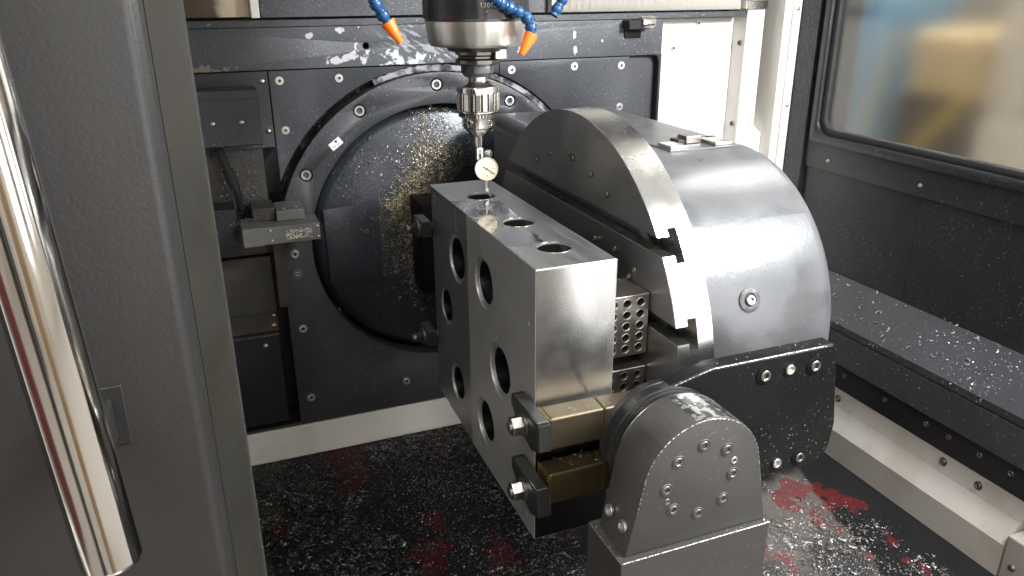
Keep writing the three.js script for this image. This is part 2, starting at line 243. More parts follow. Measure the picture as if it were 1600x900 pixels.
  const dm = thing('added_cream_box', 'cream box added at the left of the workshop for a pale stripe in the chrome bar', 'machine', [-2.3, -1.6, 1]);  // invented pale box, lightens the left side of the bar
  part('body', bx(-2.65, -2.0, -1.6, 0.5, 0.75, 1.35, 0.02), std([0.50, 0.46, 0.40], 0.5), dm); part('control_panel', bx(-1.995, -1.97, -0.3, 0.3, 0.85, 1.2, 0.005), std([0.3, 0.29, 0.27], 0.5), dm);
  const cr = thing('added_tan_crate', 'tall tan crate added behind the camera for a warm stripe in the chrome bar', 'crate', [-0.2, -1.6, 1.95]);  // unseen crate put in for a tan stripe in the bar
  for (let k = 0; k < 8; k++) part('plank', bx(-0.32, -0.08, -1.6 + k * 0.17, -1.44 + k * 0.17, 1.85, 2.05, 0.006), std([0.36 + 0.02 * (k % 3), 0.25, 0.13], 0.7), cr);
  const dk2 = thing('added_black_stand', 'black stand added behind the camera for a dark stripe in the chrome bar', 'stand', [-0.86, -1.6, 1.6]);  // unseen upright added for a dark stripe in the bar
  part('column', bx(-0.95, -0.77, -1.6, 0.25, 1.5, 1.7, 0.01), std([0.02, 0.02, 0.022], 0.5), dk2); part('foot', bx(-1.05, -0.67, -1.6, -1.5, 1.4, 1.8, 0.01), std([0.02, 0.02, 0.022], 0.5), dk2);
  const gl = thing('added_dark_locker', 'dark grey locker added behind the camera for a dark band in the chrome bar', 'locker', [-1.3, -1.6, 3.1]);  // unseen dark box added for another dark band in the bar
  part('body', bx(-1.6, -1.0, -1.6, 0.9, 2.95, 3.35, 0.01), std([0.05, 0.048, 0.045], 0.5), gl); part('locker_door', bx(-1.58, -1.02, -1.55, 0.87, 2.93, 2.948, 0.004), std([0.06, 0.056, 0.05], 0.5), gl);
  for (let k = 0; k < 5; k++) part('drawer', bx(-1.68, -1.62, -0.77 - k * 0.22, -0.57 - k * 0.22, 1.18, 1.198, 0.004), red, rc);
}

// ================================================================ ENCLOSURE
const chipsOn = [];   // filled at the end
{
  // floor tray: red paint showing through black sludge
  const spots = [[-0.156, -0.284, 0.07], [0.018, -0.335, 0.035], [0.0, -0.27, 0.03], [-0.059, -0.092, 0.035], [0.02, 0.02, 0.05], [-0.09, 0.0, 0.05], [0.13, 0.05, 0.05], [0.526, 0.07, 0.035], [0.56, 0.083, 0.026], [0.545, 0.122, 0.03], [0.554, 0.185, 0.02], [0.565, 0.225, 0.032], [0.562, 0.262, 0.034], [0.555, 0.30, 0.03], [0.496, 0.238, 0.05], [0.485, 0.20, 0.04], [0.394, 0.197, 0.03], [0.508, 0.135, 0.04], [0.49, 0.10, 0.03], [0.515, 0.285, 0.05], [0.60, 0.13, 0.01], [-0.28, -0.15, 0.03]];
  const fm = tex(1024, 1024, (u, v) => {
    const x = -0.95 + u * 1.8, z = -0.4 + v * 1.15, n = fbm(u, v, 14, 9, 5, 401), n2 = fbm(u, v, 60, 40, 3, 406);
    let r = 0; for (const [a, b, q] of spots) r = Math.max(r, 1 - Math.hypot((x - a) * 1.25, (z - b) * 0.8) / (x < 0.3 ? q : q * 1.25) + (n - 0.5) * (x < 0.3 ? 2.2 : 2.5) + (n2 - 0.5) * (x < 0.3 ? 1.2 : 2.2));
    const ed = 0.572 - 0.25 * (z - 0.02) + (n2 - 0.5) * 0.03, right = ss(0.28, 0.36, x) * ss(ed + 0.004, ed - 0.004, x) * ss(0.0, 0.05, z + (n - 0.5) * 0.1);  // edge paints lit dusty floor on one side, shaded floor beyond
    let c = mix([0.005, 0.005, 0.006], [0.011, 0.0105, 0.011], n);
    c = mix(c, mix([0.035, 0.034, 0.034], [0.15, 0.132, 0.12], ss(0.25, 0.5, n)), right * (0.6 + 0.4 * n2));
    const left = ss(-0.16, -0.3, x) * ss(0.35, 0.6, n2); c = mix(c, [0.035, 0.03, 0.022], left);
    return mix(c, x < 0.3 ? mix([0.055, 0.006, 0.006], [0.03, 0.004, 0.005], n2) : mix(mix([0.11, 0.009, 0.010], [0.07, 0.006, 0.008], n2), mix([0.16, 0.032, 0.03], [0.11, 0.028, 0.027], n2), right), ss(0.28, 0.5, r) * (0.75 + 0.25 * n));  // red at the right has a painted lit tone and a shaded tone
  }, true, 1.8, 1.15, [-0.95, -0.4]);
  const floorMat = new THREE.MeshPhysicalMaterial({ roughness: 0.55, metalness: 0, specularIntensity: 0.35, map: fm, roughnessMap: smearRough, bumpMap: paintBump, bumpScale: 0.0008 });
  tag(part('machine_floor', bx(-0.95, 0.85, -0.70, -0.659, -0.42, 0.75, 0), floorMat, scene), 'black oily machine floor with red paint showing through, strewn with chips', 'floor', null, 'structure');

  // back wall with its bolted plates
  const bw = thing('back_wall', 'dark grey speckled back wall of the machine with bolted plates', 'wall', [0, -0.659, -0.42], null, 'structure');
  part('wall_core', bx(-0.95, 0.85, -0.70, 0.95, -0.47, -0.42, 0), M.black, bw);
  const upTex = (() => {   // bare patches where the paint has flaked
    const P = [[-0.11, 0.026, 0.022, 0.009], [-0.085, 0.03, 0.028, 0.010], [-0.065, 0.028, 0.012, 0.02], [-0.075, 0.052, 0.010, 0.013], [-0.29, 0.019, 0.036, 0.007], [-0.315, 0.018, 0.02, 0.01], [-0.147, 0.064, 0.008, 0.005], [0.0, 0.02, 0.06, 0.008], [-0.02, 0.03, 0.03, 0.012], [0.03, 0.025, 0.03, 0.013], [0.298, 0.055, 0.006, 0.01], [0.30, 0.03, 0.005, 0.009], [0.352, 0.042, 0.004, 0.005], [0.20, 0.033, 0.008, 0.01], [-0.10, 0.07, 0.01, 0.006]];
    return tex(2048, 256, (u, v) => {
      const x = -0.34 + u * 0.82, y = 0.0 + v * 0.09, n = fbm(u, v, 60, 7, 5, 421), n2 = fbm(u, v, 200, 22, 3, 425), m = fbm(u, v, 18, 3, 4, 428);
      let r = 0; for (const [a, b, p, q] of P) r = Math.max(r, 1 - Math.hypot((x - a) / p, (y - b) / q) + (n - 0.5) * 2.0 + (n2 - 0.5) * 0.9);
      let c = mix([0.042, 0.045, 0.052], [0.072, 0.075, 0.085], m); const s = look(sp1, (x * 2.6 + 9) % 1, (y * 2.6 + 9) % 1) * (0.35 + 0.65 * ss(-0.1, 0.02, x)) ; c = mix(c, [0.5, 0.5, 0.53], s * 0.8);
      const streak = ss(0.66, 0.78, vn((x + y * 1.6) * 160, (y - x * 0.6) * 60, 997, 991, 3)) * ss(-0.06, 0.0, x) * ss(0.14, 0.06, x); c = mix(c, [0.36, 0.37, 0.4], streak * 0.6);
      return mix(c, x < -0.22 ? [0.24, 0.20, 0.16] : [0.46, 0.46, 0.48], ss(0.35, 0.5, r));
    }, true, 0.82, 0.09, [-0.34, 0]);
  })();
  const upMat = std(W3, 0.6, 0, { map: upTex, roughnessMap: smearRough, bumpMap: paintBump, bumpScale: 0.0004 });
  part('upper_plate', exZ(shp([[-0.34, 0.0155], [0.472, 0.0155], [0.472, 0.076], [-0.34, 0.076]], [circ(-0.061, 0.046, 0.0052, 20)]), -0.364, -0.35, 0.0008), upMat, bw);
  part('upper_rail', bx(-0.34, 0.648, 0.0765, 0.0865, -0.366, -0.3495, 0.001), M.wall, bw);
  part('top_plate', bx(-0.212, 0.25, 0.0895, 0.95, -0.39, -0.356, 0.001), M.wall, bw);
  part('top_plate', bx(-0.95, -0.3205, 0.0155, 0.95, -0.39, -0.356, 0.001), M.wall, bw);
  // cream inset with a white return on its right
  part('cream_panel', bx(-0.33, -0.226, 0.0905, 0.3, -0.395, -0.375, 0.0005), M.cream, bw);
  part('white_return', bx(-0.2255, -0.2135, 0.0895, 0.3, -0.395, -0.353, 0.001), M.white, bw);
  part('inset_head', bx(-0.3195, -0.2135, 0.3015, 0.95, -0.39, -0.356, 0.001), M.wall, bw);
  const R = 0.289, cx = 0.053, cy = -0.274, arc = (x0, x1, n) => Array.from({ length: n + 1 }, (_, i) => { const x = x0 + (x1 - x0) * i / n; return [x, cy + Math.sqrt(R * R - (x - cx) ** 2)]; });
  { const p = [], q = [], w = k => 0.0012 * Math.sin(k * 2.7) + 0.0008 * Math.sin(k * 6.1); for (let k = 0; k <= 70; k++) { const a = 0.2 + k / 70 * 1.75; p.push([cx + (0.2868 + w(k)) * Math.cos(a), cy + (0.2868 + w(k)) * Math.sin(a)]); q.unshift([cx + (0.2775 - 0.6 * w(k + 9)) * Math.cos(a), cy + (0.2775 - 0.6 * w(k + 9)) * Math.sin(a)]); }
    part('caked_dirt', exZ(shp([...p, ...q]), -0.3755, -0.3575, 0.0008), std(W3, 0.8, 0, { map: tex(512, 512, (u, v) => mix([0.03, 0.03, 0.032], [0.30, 0.30, 0.31], ss(0.35, 0.65, fbm(u, v, 12, 12, 5, 641))), true, 0.2, 0.2), bumpMap: paintBump, bumpScale: 0.001 }), bw); }
  const lp = arc(-0.211, cx - 0.034, 24).filter(p => p[1] < 0.0138);
  part('corner_plate', exZ(shp([[-0.211, 0.0138], ...lp].reverse()), -0.366, -0.352, 0.0006), M.wall, bw);
  const rp = arc(cx + 0.034, 0.1605, 14).filter(p => p[1] < 0.0138);
  part('bridge_plate', exZ(shp([...rp.reverse(), [0.1605, 0.0138]].reverse()), -0.366, -0.353, 0.0006), M.wall, bw);
  const rq = arc(0.162, 0.338, 24);
  part('corner_plate', exZ(shp([[0.162, 0.0138], ...rq, [0.408, -0.33], [0.408, 0.0138]].reverse()), -0.366, -0.352, 0.0006), M.wall, bw);
  // recessed pocket beside the white panel
  part('pocket_back', bx(0.4085, 0.474, -0.33, 0.0155, -0.385, -0.368, 0), M.wall, bw);
  part('pocket_side', exZ(shp([[0.4085, 0.0155], [0.455, 0.0155], [0.464, 0.012], [0.4685, 0.003], [0.4685, -0.33], [0.4735, -0.33], [0.4735, 0.0155]]), -0.367, -0.351, 0.0004), M.black, bw);
  // left side
  part('side_plate', bx(-0.34, -0.2125, -0.101, 0.0138, -0.368, -0.354, 0.0008), M.wall, bw);
  part('sensor_plate', bx(-0.34, -0.232, -0.275, -0.102, -0.38, -0.364, 0.001), M.oily, bw);
  part('brown_plate', bx(-0.34, -0.240, -0.3755, -0.2765, -0.37, -0.354, 0.001), M.oily, bw);
  part('ledge_plate', bx(-0.34, -0.241, -0.411, -0.377, -0.37, -0.358, 0.001), M.oily, bw);
  part('ledge', bx(-0.34, -0.2405, -0.4165, -0.412, -0.37, -0.348, 0.0015), M.oily, bw);
  part('lower_plate', bx(-0.34, -0.242, -0.583, -0.4175, -0.37, -0.353, 0.001), M.black, bw);
  part('lower_plate', bx(-0.95, -0.3415, -0.594, 0.0145, -0.38, -0.356, 0.001), M.black, bw);
  for (const [x, y] of [[-0.221, -0.001], [-0.22, -0.076]]) rivet(bw, [x, y, -0.354], [0, 0, 1], 0.0042);
  for (const [x, y] of [[-0.196, -0.001], [-0.195, -0.076], [-0.106, -0.001]]) washered(bw, [x, y, -0.352], [0, 0, 1], 0.0042);
  for (const [x, y] of [[0.183, 0.0], [0.300, 0.001], [0.392, -0.001], [0.392, -0.073], [0.35, -0.10]]) washered(bw, [x, y, -0.352], [0, 0, 1], 0.0045);
  rivet(bw, [-0.265, -0.434, -0.353], [0, 0, 1], 0.0042); rivet(bw, [-0.246, -0.383, -0.358], [0, 0, 1], 0.0034, M.brassScrew); rivet(bw, [-0.248, -0.401, -0.358], [0, 0, 1], 0.0042, M.brassScrew);
  for (const x of [0.4005, 0.4185]) washered(bw, [x, 0.052, -0.35], [0, 0, 1], 0.0042);

  // white sill along the back
  const sill = thing('back_sill', 'white painted sill along the foot of the back wall', 'sill', [-0.1, -0.659, -0.35]);
  part('sill_board', bx(-0.95, 0.64, -0.659, -0.597, -0.40, -0.35, 0.0015), M.white, sill);
  part('sill_flange', bx(-0.95, 0.64, -0.5965, -0.592, -0.40, -0.353, 0.001), M.oily, sill);

  // white panels at the right of the back wall
  const wp = thing('sheet_metal_cover', 'bright white sheet metal panel behind the table housing', 'panel', [0.58, -0.659, -0.39]);
  part('sheet', bx(0.4745, 0.6515, -0.659, 0.074, -0.415, -0.39, 0.001), M.white, wp);
  for (const [x, y] of [[0.572, 0.066], [0.521, 0.022]]) screw(wp, [x, y, -0.39], [0, 0, 1], 0.0045);
  const wc = thing('white_column', 'white box column between the white panel and the slotted post', 'column', [0.67, -0.659, -0.36]);
  part('column_body', bx(0.652, 0.691, -0.659, 0.105, -0.41, -0.35, 0.0025), M.white, wc);
  part('gusset', exX(shp(zy([[-0.352, -0.20], [-0.352, -0.142], [-0.41, -0.115], [-0.41, -0.20]])), 0.6925, 0.7115, 0.0005), M.white, wc);
  for (const y of [0.029, -0.122]) screw(wc, [0.652, y, -0.366], [-1, 0, 0], 0.005, M.screwDark);
  const po = thing('white_post', 'white riveted corner post beside the black brush strip', 'post', [0.73, -0.659, -0.34]);
  part('post_body', bx(0.7125, 0.7475, -0.659, 0.95, -0.44, -0.322, 0.001), M.white, po); part('post_rib', bx(0.7285, 0.7465, -0.659, 0.95, -0.3215, -0.317, 0.001), M.white, po);
  for (const y of [0.09, -0.085]) rivet(po, [0.7375, y, -0.317], [0, 0, 1], 0.004);
  // pleated cover
  const bel = thing('bellows_cover', 'white pleated bellows cover along the top right of the back wall', 'bellows', [0.47, 0.0895, -0.35]);
  { const g = exY(shp(xz([[-0.0056, -0.38], [0.0056, -0.38], [0.0056, -0.358], [0, -0.345], [-0.0056, -0.358]]).reverse()), 0.0895, 0.24, 0.0006);
    for (let k = 0; k < 30; k++) { const m = part('pleat', g, M.white, bel); m.position.x += 0.262 + k * 0.0127; }
    part('end_block', bx(0.641, 0.69, 0.1055, 0.24, -0.39, -0.345, 0.002), M.white, bel); part('end_strip', bx(0.641, 0.69, 0.0895, 0.105, -0.38, -0.343, 0.001), M.bright, bel); part('white_plate', bx(0.2505, 0.256, 0.0895, 0.24, -0.39, -0.34, 0.001), M.white, bel); }

  // ceiling and left wall, out of the frame
  tag(part('machine_ceiling', bx(-0.95, 0.85, 0.951, 0.99, -0.47, 0.74, 0), M.white, scene), 'roof of the machine enclosure above the spindle', 'ceiling', null, 'structure');
  tag(part('left_wall', bx(-1.0, -0.951, -0.70, 0.99, -0.47, 0.74, 0), M.white, scene), 'white left wall of the machine enclosure behind the door', 'wall', null, 'structure');

  tag(part('front_apron', bx(-1.0, 0.85, -0.74, -0.655, 0.745, 0.79, 0.004), M.white, scene), 'white front apron of the machine below the door opening', 'apron', null, 'structure');

  // right wall below the window
  const rw = thing('right_wall', 'black right wall of the machine with a sloping chip shelf', 'wall', [0.76, -0.659, 0.2], null, 'structure');
  part('upper_sheet', bx(0.756, 0.77, -0.374, -0.1925, -0.27, 0.0045, 0.0004), M.side, rw); part('upper_sheet', bx(0.756, 0.77, -0.374, -0.1925, 0.0055, 0.74, 0.0004), M.side, rw);
  const prof = (pts, m, n) => part(n, exZ(shp(pts), -0.35, 0.74, 0), m, rw);
  prof([[0.7555, -0.3745], [0.69, -0.433], [0.69, -0.445], [0.7555, -0.445]].reverse(), M.shelf, 'shelf');
  prof([[0.7, -0.4455], [0.6885, -0.4475], [0.672, -0.494], [0.676, -0.497], [0.7, -0.497]].reverse(), M.side, 'apron');
  prof([[0.70, -0.4975], [0.683, -0.4975], [0.683, -0.545], [0.70, -0.545]].reverse(), M.black, 'lower_face');
  part('wall_back', bx(0.7705, 0.85, -0.70, -0.19, -0.35, 0.74, 0), M.black, rw);
  part('end_sheet', bx(0.748, 0.77, -0.374, -0.1925, -0.35, -0.2705, 0.0004), M.side, rw);
  for (const z of [-0.02, 0.072, 0.155, 0.197, 0.25, 0.30]) screw(rw, [0.683, -0.515, z], [-1, 0, 0], 0.0045, M.screwDark);
  const tr = thing('white_trim', 'long white stepped trim along the foot of the right wall', 'trim', [0.67, -0.659, 0.1]);
  part('trim_body', exZ(shp([[0.70, -0.546], [0.680, -0.546], [0.676, -0.575], [0.653, -0.606], [0.653, -0.659], [0.70, -0.659]].reverse()), -0.349, 0.334, 0.0015), M.trim, tr);
  for (const [z, y] of [[-0.022, -0.560], [0.20, -0.556], [0.262, -0.559]]) { put('washer', washerGeo, M.screwDark, tr, [0.678, y, z], [-1, 0.1, 0], 0.0045); screw(tr, [0.6775, y, z], [-1, 0.1, 0], 0.0042, M.screwDark); }
  const fs = thing('front_sill', 'white front sill block closing the right end of the trim', 'sill', [0.68, -0.659, 0.5]);
  part('sill_block', bx(0.6525, 0.76, -0.659, -0.585, 0.3355, 0.74, 0.003), M.trim, fs); rivet(fs, [0.6525, -0.63, 0.352], [-1, 0, 0], 0.005, M.screwDark);

  // side door with the window
  const sd = thing('side_door', 'black side door with a hazy window and rounded corners', 'door', [0.76, -0.19, 0.2]);
  const rrect = (z0, z1, y0, y1, r) => { const p = []; for (const [cz, cyy, a0] of [[z1 - r, y1 - r, 0], [z0 + r, y1 - r, 90], [z0 + r, y0 + r, 180], [z1 - r, y0 + r, 270]]) for (let k = 0; k <= 6; k++) { const a = (a0 + k * 15) * Math.PI / 180; p.push([cz + r * Math.cos(a), cyy + r * Math.sin(a)]); } return p; };
  const hole = zy(rrect(-0.224, 0.70, -0.116, 0.86, 0.022)), inner = zy(rrect(-0.236, 0.712, -0.127, 0.872, 0.028));
  part('door_sheet', exX(shp(zy([[-0.266, -0.1915], [0.738, -0.1915], [0.738, 0.945], [-0.266, 0.945]]).reverse(), [inner]), 0.752, 0.768, 0.0006), M.side, sd);
  part('window_frame', exX(shp(zy(rrect(-0.252, 0.728, -0.143, 0.888, 0.012)).reverse(), [inner]), 0.742, 0.752, 0.003), M.side, sd);
  part('gasket', exX(shp(inner.slice().reverse(), [hole]), 0.748, 0.766, 0.0012), M.rubber, sd);
  part('pane', exX(shp(zy(rrect(-0.23, 0.706, -0.122, 0.866, 0.022))), 0.756, 0.760, 0), new THREE.MeshPhysicalMaterial({ color: new THREE.Color().setRGB(0.93, 0.91, 0.86), roughness: 0.15, transmission: 1, thickness: 0.004, ior: 1.45, roughnessMap: tex(512, 512, (u, v) => 0.8 + 0.35 * fbm(u, v, 6, 6, 5, 431), false, 0.3, 0.3) }), sd);
  for (const z of [-0.205, 0.003, 0.21, 0.42]) rivet(sd, [0.752, -0.173, z], [-1, 0, 0], 0.0038);
  const br = thing('brush_strip', 'black wet sealing strip between white post and side door', 'seal strip', [0.75, -0.36, -0.29]);
  part('strip_body', bx(0.746, 0.768, -0.36, 0.945, -0.3155, -0.267, 0.002), std(W3, 0.28, 0, { map: wallMap([0.008, 0.008, 0.011], [0.012, 0.012, 0.016], 0.5, 0.25, 441), bumpMap: tex(256, 256, (u, v) => fbm(u, v, 60, 14, 3, 451), false, 0.06, 0.06), bumpScale: 0.001 }), br);
  tag(part('right_header', bx(0.769, 0.85, -0.189, 0.95, -0.47, -0.27, 0), M.black, scene), 'dark frame of the machine behind the side door edge', 'frame', null, 'structure');

  // proximity sensor on the back wall, under the bellows
  const ps = thing('position_sensor', 'small black position sensor under the bellows, metal cap on its right', 'sensor', [0.41, 0.05, -0.34]);
  part('bracket', bx(0.39, 0.428, 0.061, 0.0755, -0.35, -0.325, 0.001), M.rubber, ps); part('bracket_leg', bx(0.394, 0.426, 0.045, 0.061, -0.35, -0.347, 0.0005), M.arm, ps);
  { const g = lathe([[0, 0], [0.0095, 0], [0.0105, 0.001], [0.0105, 0.024], [0.0095, 0.0255], [0, 0.0255]], 24); g.rotateZ(-Math.PI / 2); g.translate(0.414, 0.072, -0.33); part('cap', boxUV(g), M.bright, ps); }
}

// ================================================================ SLIDING DOOR AND ITS CHROME BAR
{
  const d = thing('sliding_door', 'dark grey sliding door at the left edge with a chrome grab bar', 'door', [-0.5, -0.9, 0.44]);
  const fr = 0.009, f0 = [-0.334, 0.466], f1 = [-0.315, 0.416];
  const up = [f0[0] - f1[0], f0[1] - f1[1]], L = Math.hypot(...up);
  part('door_sheet', exY(shp(xz([[-1.1, 0.466], [f0[0] - fr, 0.466], [f0[0] - 0.004, 0.4645], [f0[0] - 0.0012, 0.4615], [f0[0] + 0.0012, 0.456], [-0.36, 0.44], [-1.1, 0.44]])), -0.9, 0.7, 0, 8), M.door, d);
  part('edge_strip', exY(shp(xz([[f0[0] + 0.0014, 0.4565], [f1[0], f1[1]], [f1[0] - 0.004, f1[1] - 0.002], [f0[0] - 0.004, 0.452]])), -0.9, 0.7, 0, 8), M.doorEdge, d);
  part('edge_lip', exY(shp(xz([[f1[0] + 0.0009, f1[1] + 0.0004], [f1[0] + 0.0009, f1[1] - 0.0030], [f1[0] - 0.006, f1[1] - 0.003], [f1[0] - 0.004, f1[1] - 0.001]])), -0.9, 0.7, 0, 8), M.edgeBare, d);
  const r = 0.0145, a = V(-0.3845, -0.134, 0.55), b = V(-0.4106, 0.46, 0.55), len = a.distanceTo(b);
  const bar = part('grab_bar', lathe([[0, 0.002], [r - 0.003, 0.002], [r - 0.0008, 0], [r - 0.0002, 0.0008], [r, 0.0022], [r, len]], 160), M.chrome, d);
  bar.position.add(a); bar.quaternion.copy(qy(b.clone().sub(a)));
  part('bar_bracket', join(bx(-0.394, -0.383, -0.112, -0.085, 0.466, 0.54, 0.003), bx(-0.400, -0.3765, -0.117, -0.079, 0.4655, 0.4675, 0.0008)), M.door, d);
  part('bar_bracket', bx(-0.412, -0.399, 0.25, 0.30, 0.466, 0.54, 0.003), M.chrome, d);
}

// ================================================================ ROTARY DRIVE (back) AND TRUNNION TABLE
const AX = 0.053, AY = -0.274;
{
  const rb = [[0.051, -0.018], [-0.078, -0.053], [-0.171, -0.149], [0.179, -0.051]], sb = [[-0.202, -0.277], [-0.202, -0.411], [-0.201, -0.544], [-0.029, -0.545], [-0.201, -0.312]];
  const h = thing('drive_housing', 'dark arched drive flange with a ring of bright socket screws on the back wall', 'drive housing', [AX, -0.592, -0.37]);
  const o = [[AX + 0.276, -0.591], [AX + 0.276, AY]]; for (let k = 1; k < 48; k++) { const a = k / 48 * Math.PI; o.push([AX + 0.276 * Math.cos(a), AY + 0.276 * Math.sin(a)]); } o.push([AX - 0.276, AY], [AX - 0.276, -0.591]);
  const holes = [circ(AX, AY, 0.2255, 96), ...rb.map(([x, y]) => circ(x, y, 0.0105, 24))];
  part('flange', exZ(shp(o, holes), -0.385, -0.35, 0.0012), M.ring, h);
  const ib = lathe([[0.2255, 0], [0.2255, 0.03]], 96); 
  for (const [x, y] of rb) screw(h, [x, y, -0.3565], [0, 0, 1], 0.0088);
  for (const [x, y] of sb) { put('washer', washerGeo, M.screwDark, h, [x, y, -0.35], [0, 0, 1], 0.0058); screw(h, [x, y, -0.35], [0, 0, 1], y === -0.312 ? 0.004 : 0.0062, M.screw); }
  // small white index label: black triangle and a nought
  const cv = document.createElement('canvas'); cv.width = 128; cv.height = 96; const g2 = cv.getContext('2d'); g2.fillStyle = '#d8d8d4'; g2.fillRect(0, 0, 128, 96); g2.fillStyle = '#141414'; g2.beginPath(); g2.moveTo(58, 12); g2.lineTo(96, 12); g2.lineTo(78, 50); g2.fill(); g2.strokeStyle = '#444'; g2.lineWidth = 5; g2.beginPath(); g2.ellipse(34, 62, 11, 15, 0, 0, 6.3); g2.stroke(); g2.fillRect(60, 62, 40, 4); g2.fillRect(60, 72, 30, 4);
  const ct = new THREE.CanvasTexture(cv); ct.colorSpace = THREE.SRGBColorSpace;
  const lb = new THREE.Mesh(new THREE.BoxGeometry(0.021, 0.0125, 0.0006), [M.white, M.white, M.white, M.white, std(W3, 0.5, 0, { map: ct }), M.white]); lb.name = 'index_label'; lb.position.set(-0.12 - AX, -0.102 + 0.592, -0.3495 + 0.37); lb.rotation.z = 0.62; h.add(lb);
  lb.castShadow = lb.receiveShadow = true;

  const t = thing('trunnion_table', 'grey steel trunnion rotary table with round T-slotted faceplate, housing and black front arm', 'rotary table', [AX, AY, 0]);
  { const g = lathe([[0, 0.028], [0.205, 0.028], [0.212, 0.025], [0.2215, 0.012], [0.2225, 0]], 96); g.rotateX(Math.PI / 2); g.translate(AX, AY, -0.398); part('drive_disc', boxUV(g), M.disc, t); }
  part('disc_plate', exZ(shp([[-0.146, -0.345], [-0.056, -0.352], [-0.056, -0.206], [-0.148, -0.212]]), -0.3695, -0.3655, 0.001), M.disc, t);
  for (const [x, y] of [[-0.112, -0.243], [-0.079, -0.257]]) screw(t, [x, y, -0.3658], [0, 0, 1], 0.0045, M.screwDark);
  for (const [x, y, r] of [[-0.068, -0.142, 0.005], [-0.02, -0.09, 0.004], [-0.06, -0.10, 0.004], [-0.136, -0.395, 0.004]]) screw(t, [x, y, -0.3715], [0, 0, 1], r, M.screwDark);
  // arm behind the faceplate that joins the drive disc to the housing
  part('rear_arm', exZ(shp([[0.0, -0.36], [0.33, -0.36], [0.33, -0.16], [0.10, -0.16], [0.06, -0.20], [0.0, -0.20]]), -0.3685, -0.295, 0.004), M.arm, t);
  // faceplate: circle in the y-z plane, two T-slots along z
  const FC = [-0.275, 0.056], FR = 0.266;
  const band = (y0, y1, r = FR) => { const p = [], n = 40, f = y => Math.sqrt(Math.max(0, r * r - (y - FC[0]) ** 2)); y0 = Math.max(y0, FC[0] - r); y1 = Math.min(y1, FC[0] + r);
    const a0 = Math.asin((y0 - FC[0]) / r), a1 = Math.asin((y1 - FC[0]) / r); for (let i = 0; i <= n; i++) { const a = a0 + (a1 - a0) * i / n; p.push([FC[1] + r * Math.cos(a), FC[0] + r * Math.sin(a)]); } for (let i = n; i >= 0; i--) { const a = a0 + (a1 - a0) * i / n; p.push([FC[1] - r * Math.cos(a), FC[0] + r * Math.sin(a)]); } return shp(zy(p)); };
  const S = [-0.1165, -0.1985, -0.2805, -0.3625, -0.4445], layer = (hw, x0, x1, bv) => { const e = [FC[0] + FR, ...S.flatMap(s => [s + hw, s - hw]), FC[0] - FR], out = []; for (let i = 0; i < e.length; i += 2) out.push(exX(band(e[i + 1], e[i]), x0, x1, bv, 24, 1)); return out; };
  const face = part('faceplate', join(layer(0.0085, 0.1003, 0.114, 0), layer(0.0155, 0.114, 0.1245, 0), exX(band(-1, 1), 0.1245, 0.143, 0, 24)), M.table, t);
  part('face_sheet', join(layer(0.0087, 0.0995, 0.1002, 0.0003)), M.tableFace, face);
  for (const [z, y] of [[0.054, -0.060], [0.066, -0.064], [0.116, -0.073], [0.156, -0.088], [-0.045, -0.087], [0.0, -0.07], [0.18, -0.144], [0.225, -0.155], [0.132, -0.146], [0.248, -0.222], [0.215, -0.165]]) screw(face, [0.0985, y, z], [-1, 0, 0], 0.0034, M.screwDark, 'plug');
  // housing
  const hp = [[-0.29, -0.062], [0.07, -0.062]]; for (let k = 0; k <= 24; k++) { const a = Math.PI / 2 * (1 - k / 24); hp.push([0.075 + 0.195 * Math.cos(a), -0.257 + 0.195 * Math.sin(a)]); } hp.push([0.27, -0.37], [-0.29, -0.37]);
  const ho = part('housing', exX(shp(zy(hp)), 0.12, 0.352, 0.022, 24, 5), M.housing, t);
  { const n = V(0, 0.06, 0.19).normalize(), c = V(0.226, -0.196, 0.2605), ring = lathe([[0.0075, 0], [0.0135, 0], [0.0135, 0.0016], [0.0125, 0.0022], [0.0085, 0.0022], [0.0075, 0.0012]], 32); ring.rotateX(Math.PI / 2);
    const m = put('plug_ring', ring, M.housing, ho, c.toArray(), n.toArray(), 1); put('plug_seat', new THREE.CircleGeometry(0.0095, 24), M.groove, ho, c.clone().addScaledVector(n, 0.0008).toArray(), n.toArray(), 1); screw(ho, c.clone().addScaledVector(n, 0.0005).toArray(), n.toArray(), 0.0058); }
  part('nameplate_base', bx(0.222, 0.325, -0.0625, -0.0606, 0.012, 0.088, 0.0004), M.housing, ho);
  part('key_block', bx(0.226, 0.252, -0.0605, -0.0565, 0.05, 0.082, 0.001), M.bright, ho); part('key_block', bx(0.264, 0.287, -0.0605, -0.0505, 0.036, 0.058, 0.0015), M.riser, ho); part('key_block', bx(0.292, 0.318, -0.0605, -0.0562, 0.045, 0.082, 0.001), M.bright, ho); part('key_slot', bx(0.252, 0.262, -0.0605, -0.0545, 0.038, 0.058, 0.001), M.groove, ho); part('key_slot', bx(0.312, 0.324, -0.0605, -0.0575, 0.03, 0.044, 0.0005), M.groove, ho);
  // front arm with its round hub
  const ap = []; for (let k = 0; k <= 40; k++) { const a = (112 + k / 40 * 190) * Math.PI / 180; ap.push([AX + 0.0565 * Math.cos(a), AY + 0.0565 * Math.sin(a)]); }
  ap.push([0.17, -0.3465], [0.235, -0.3465]); for (let k = 0; k <= 8; k++) { const a = (-90 + k * 10) * Math.PI / 180; ap.push([0.236 + 0.027 * Math.cos(a), -0.3195 + 0.027 * Math.sin(a)]); }
  ap.push([0.2655, -0.30], [0.2525, -0.213], [0.247, -0.206], [0.102, -0.206]);
  const am = part('front_arm', exZ(shp(ap), 0.350, 0.37, 0.0022, 12, 1), M.arm, t);
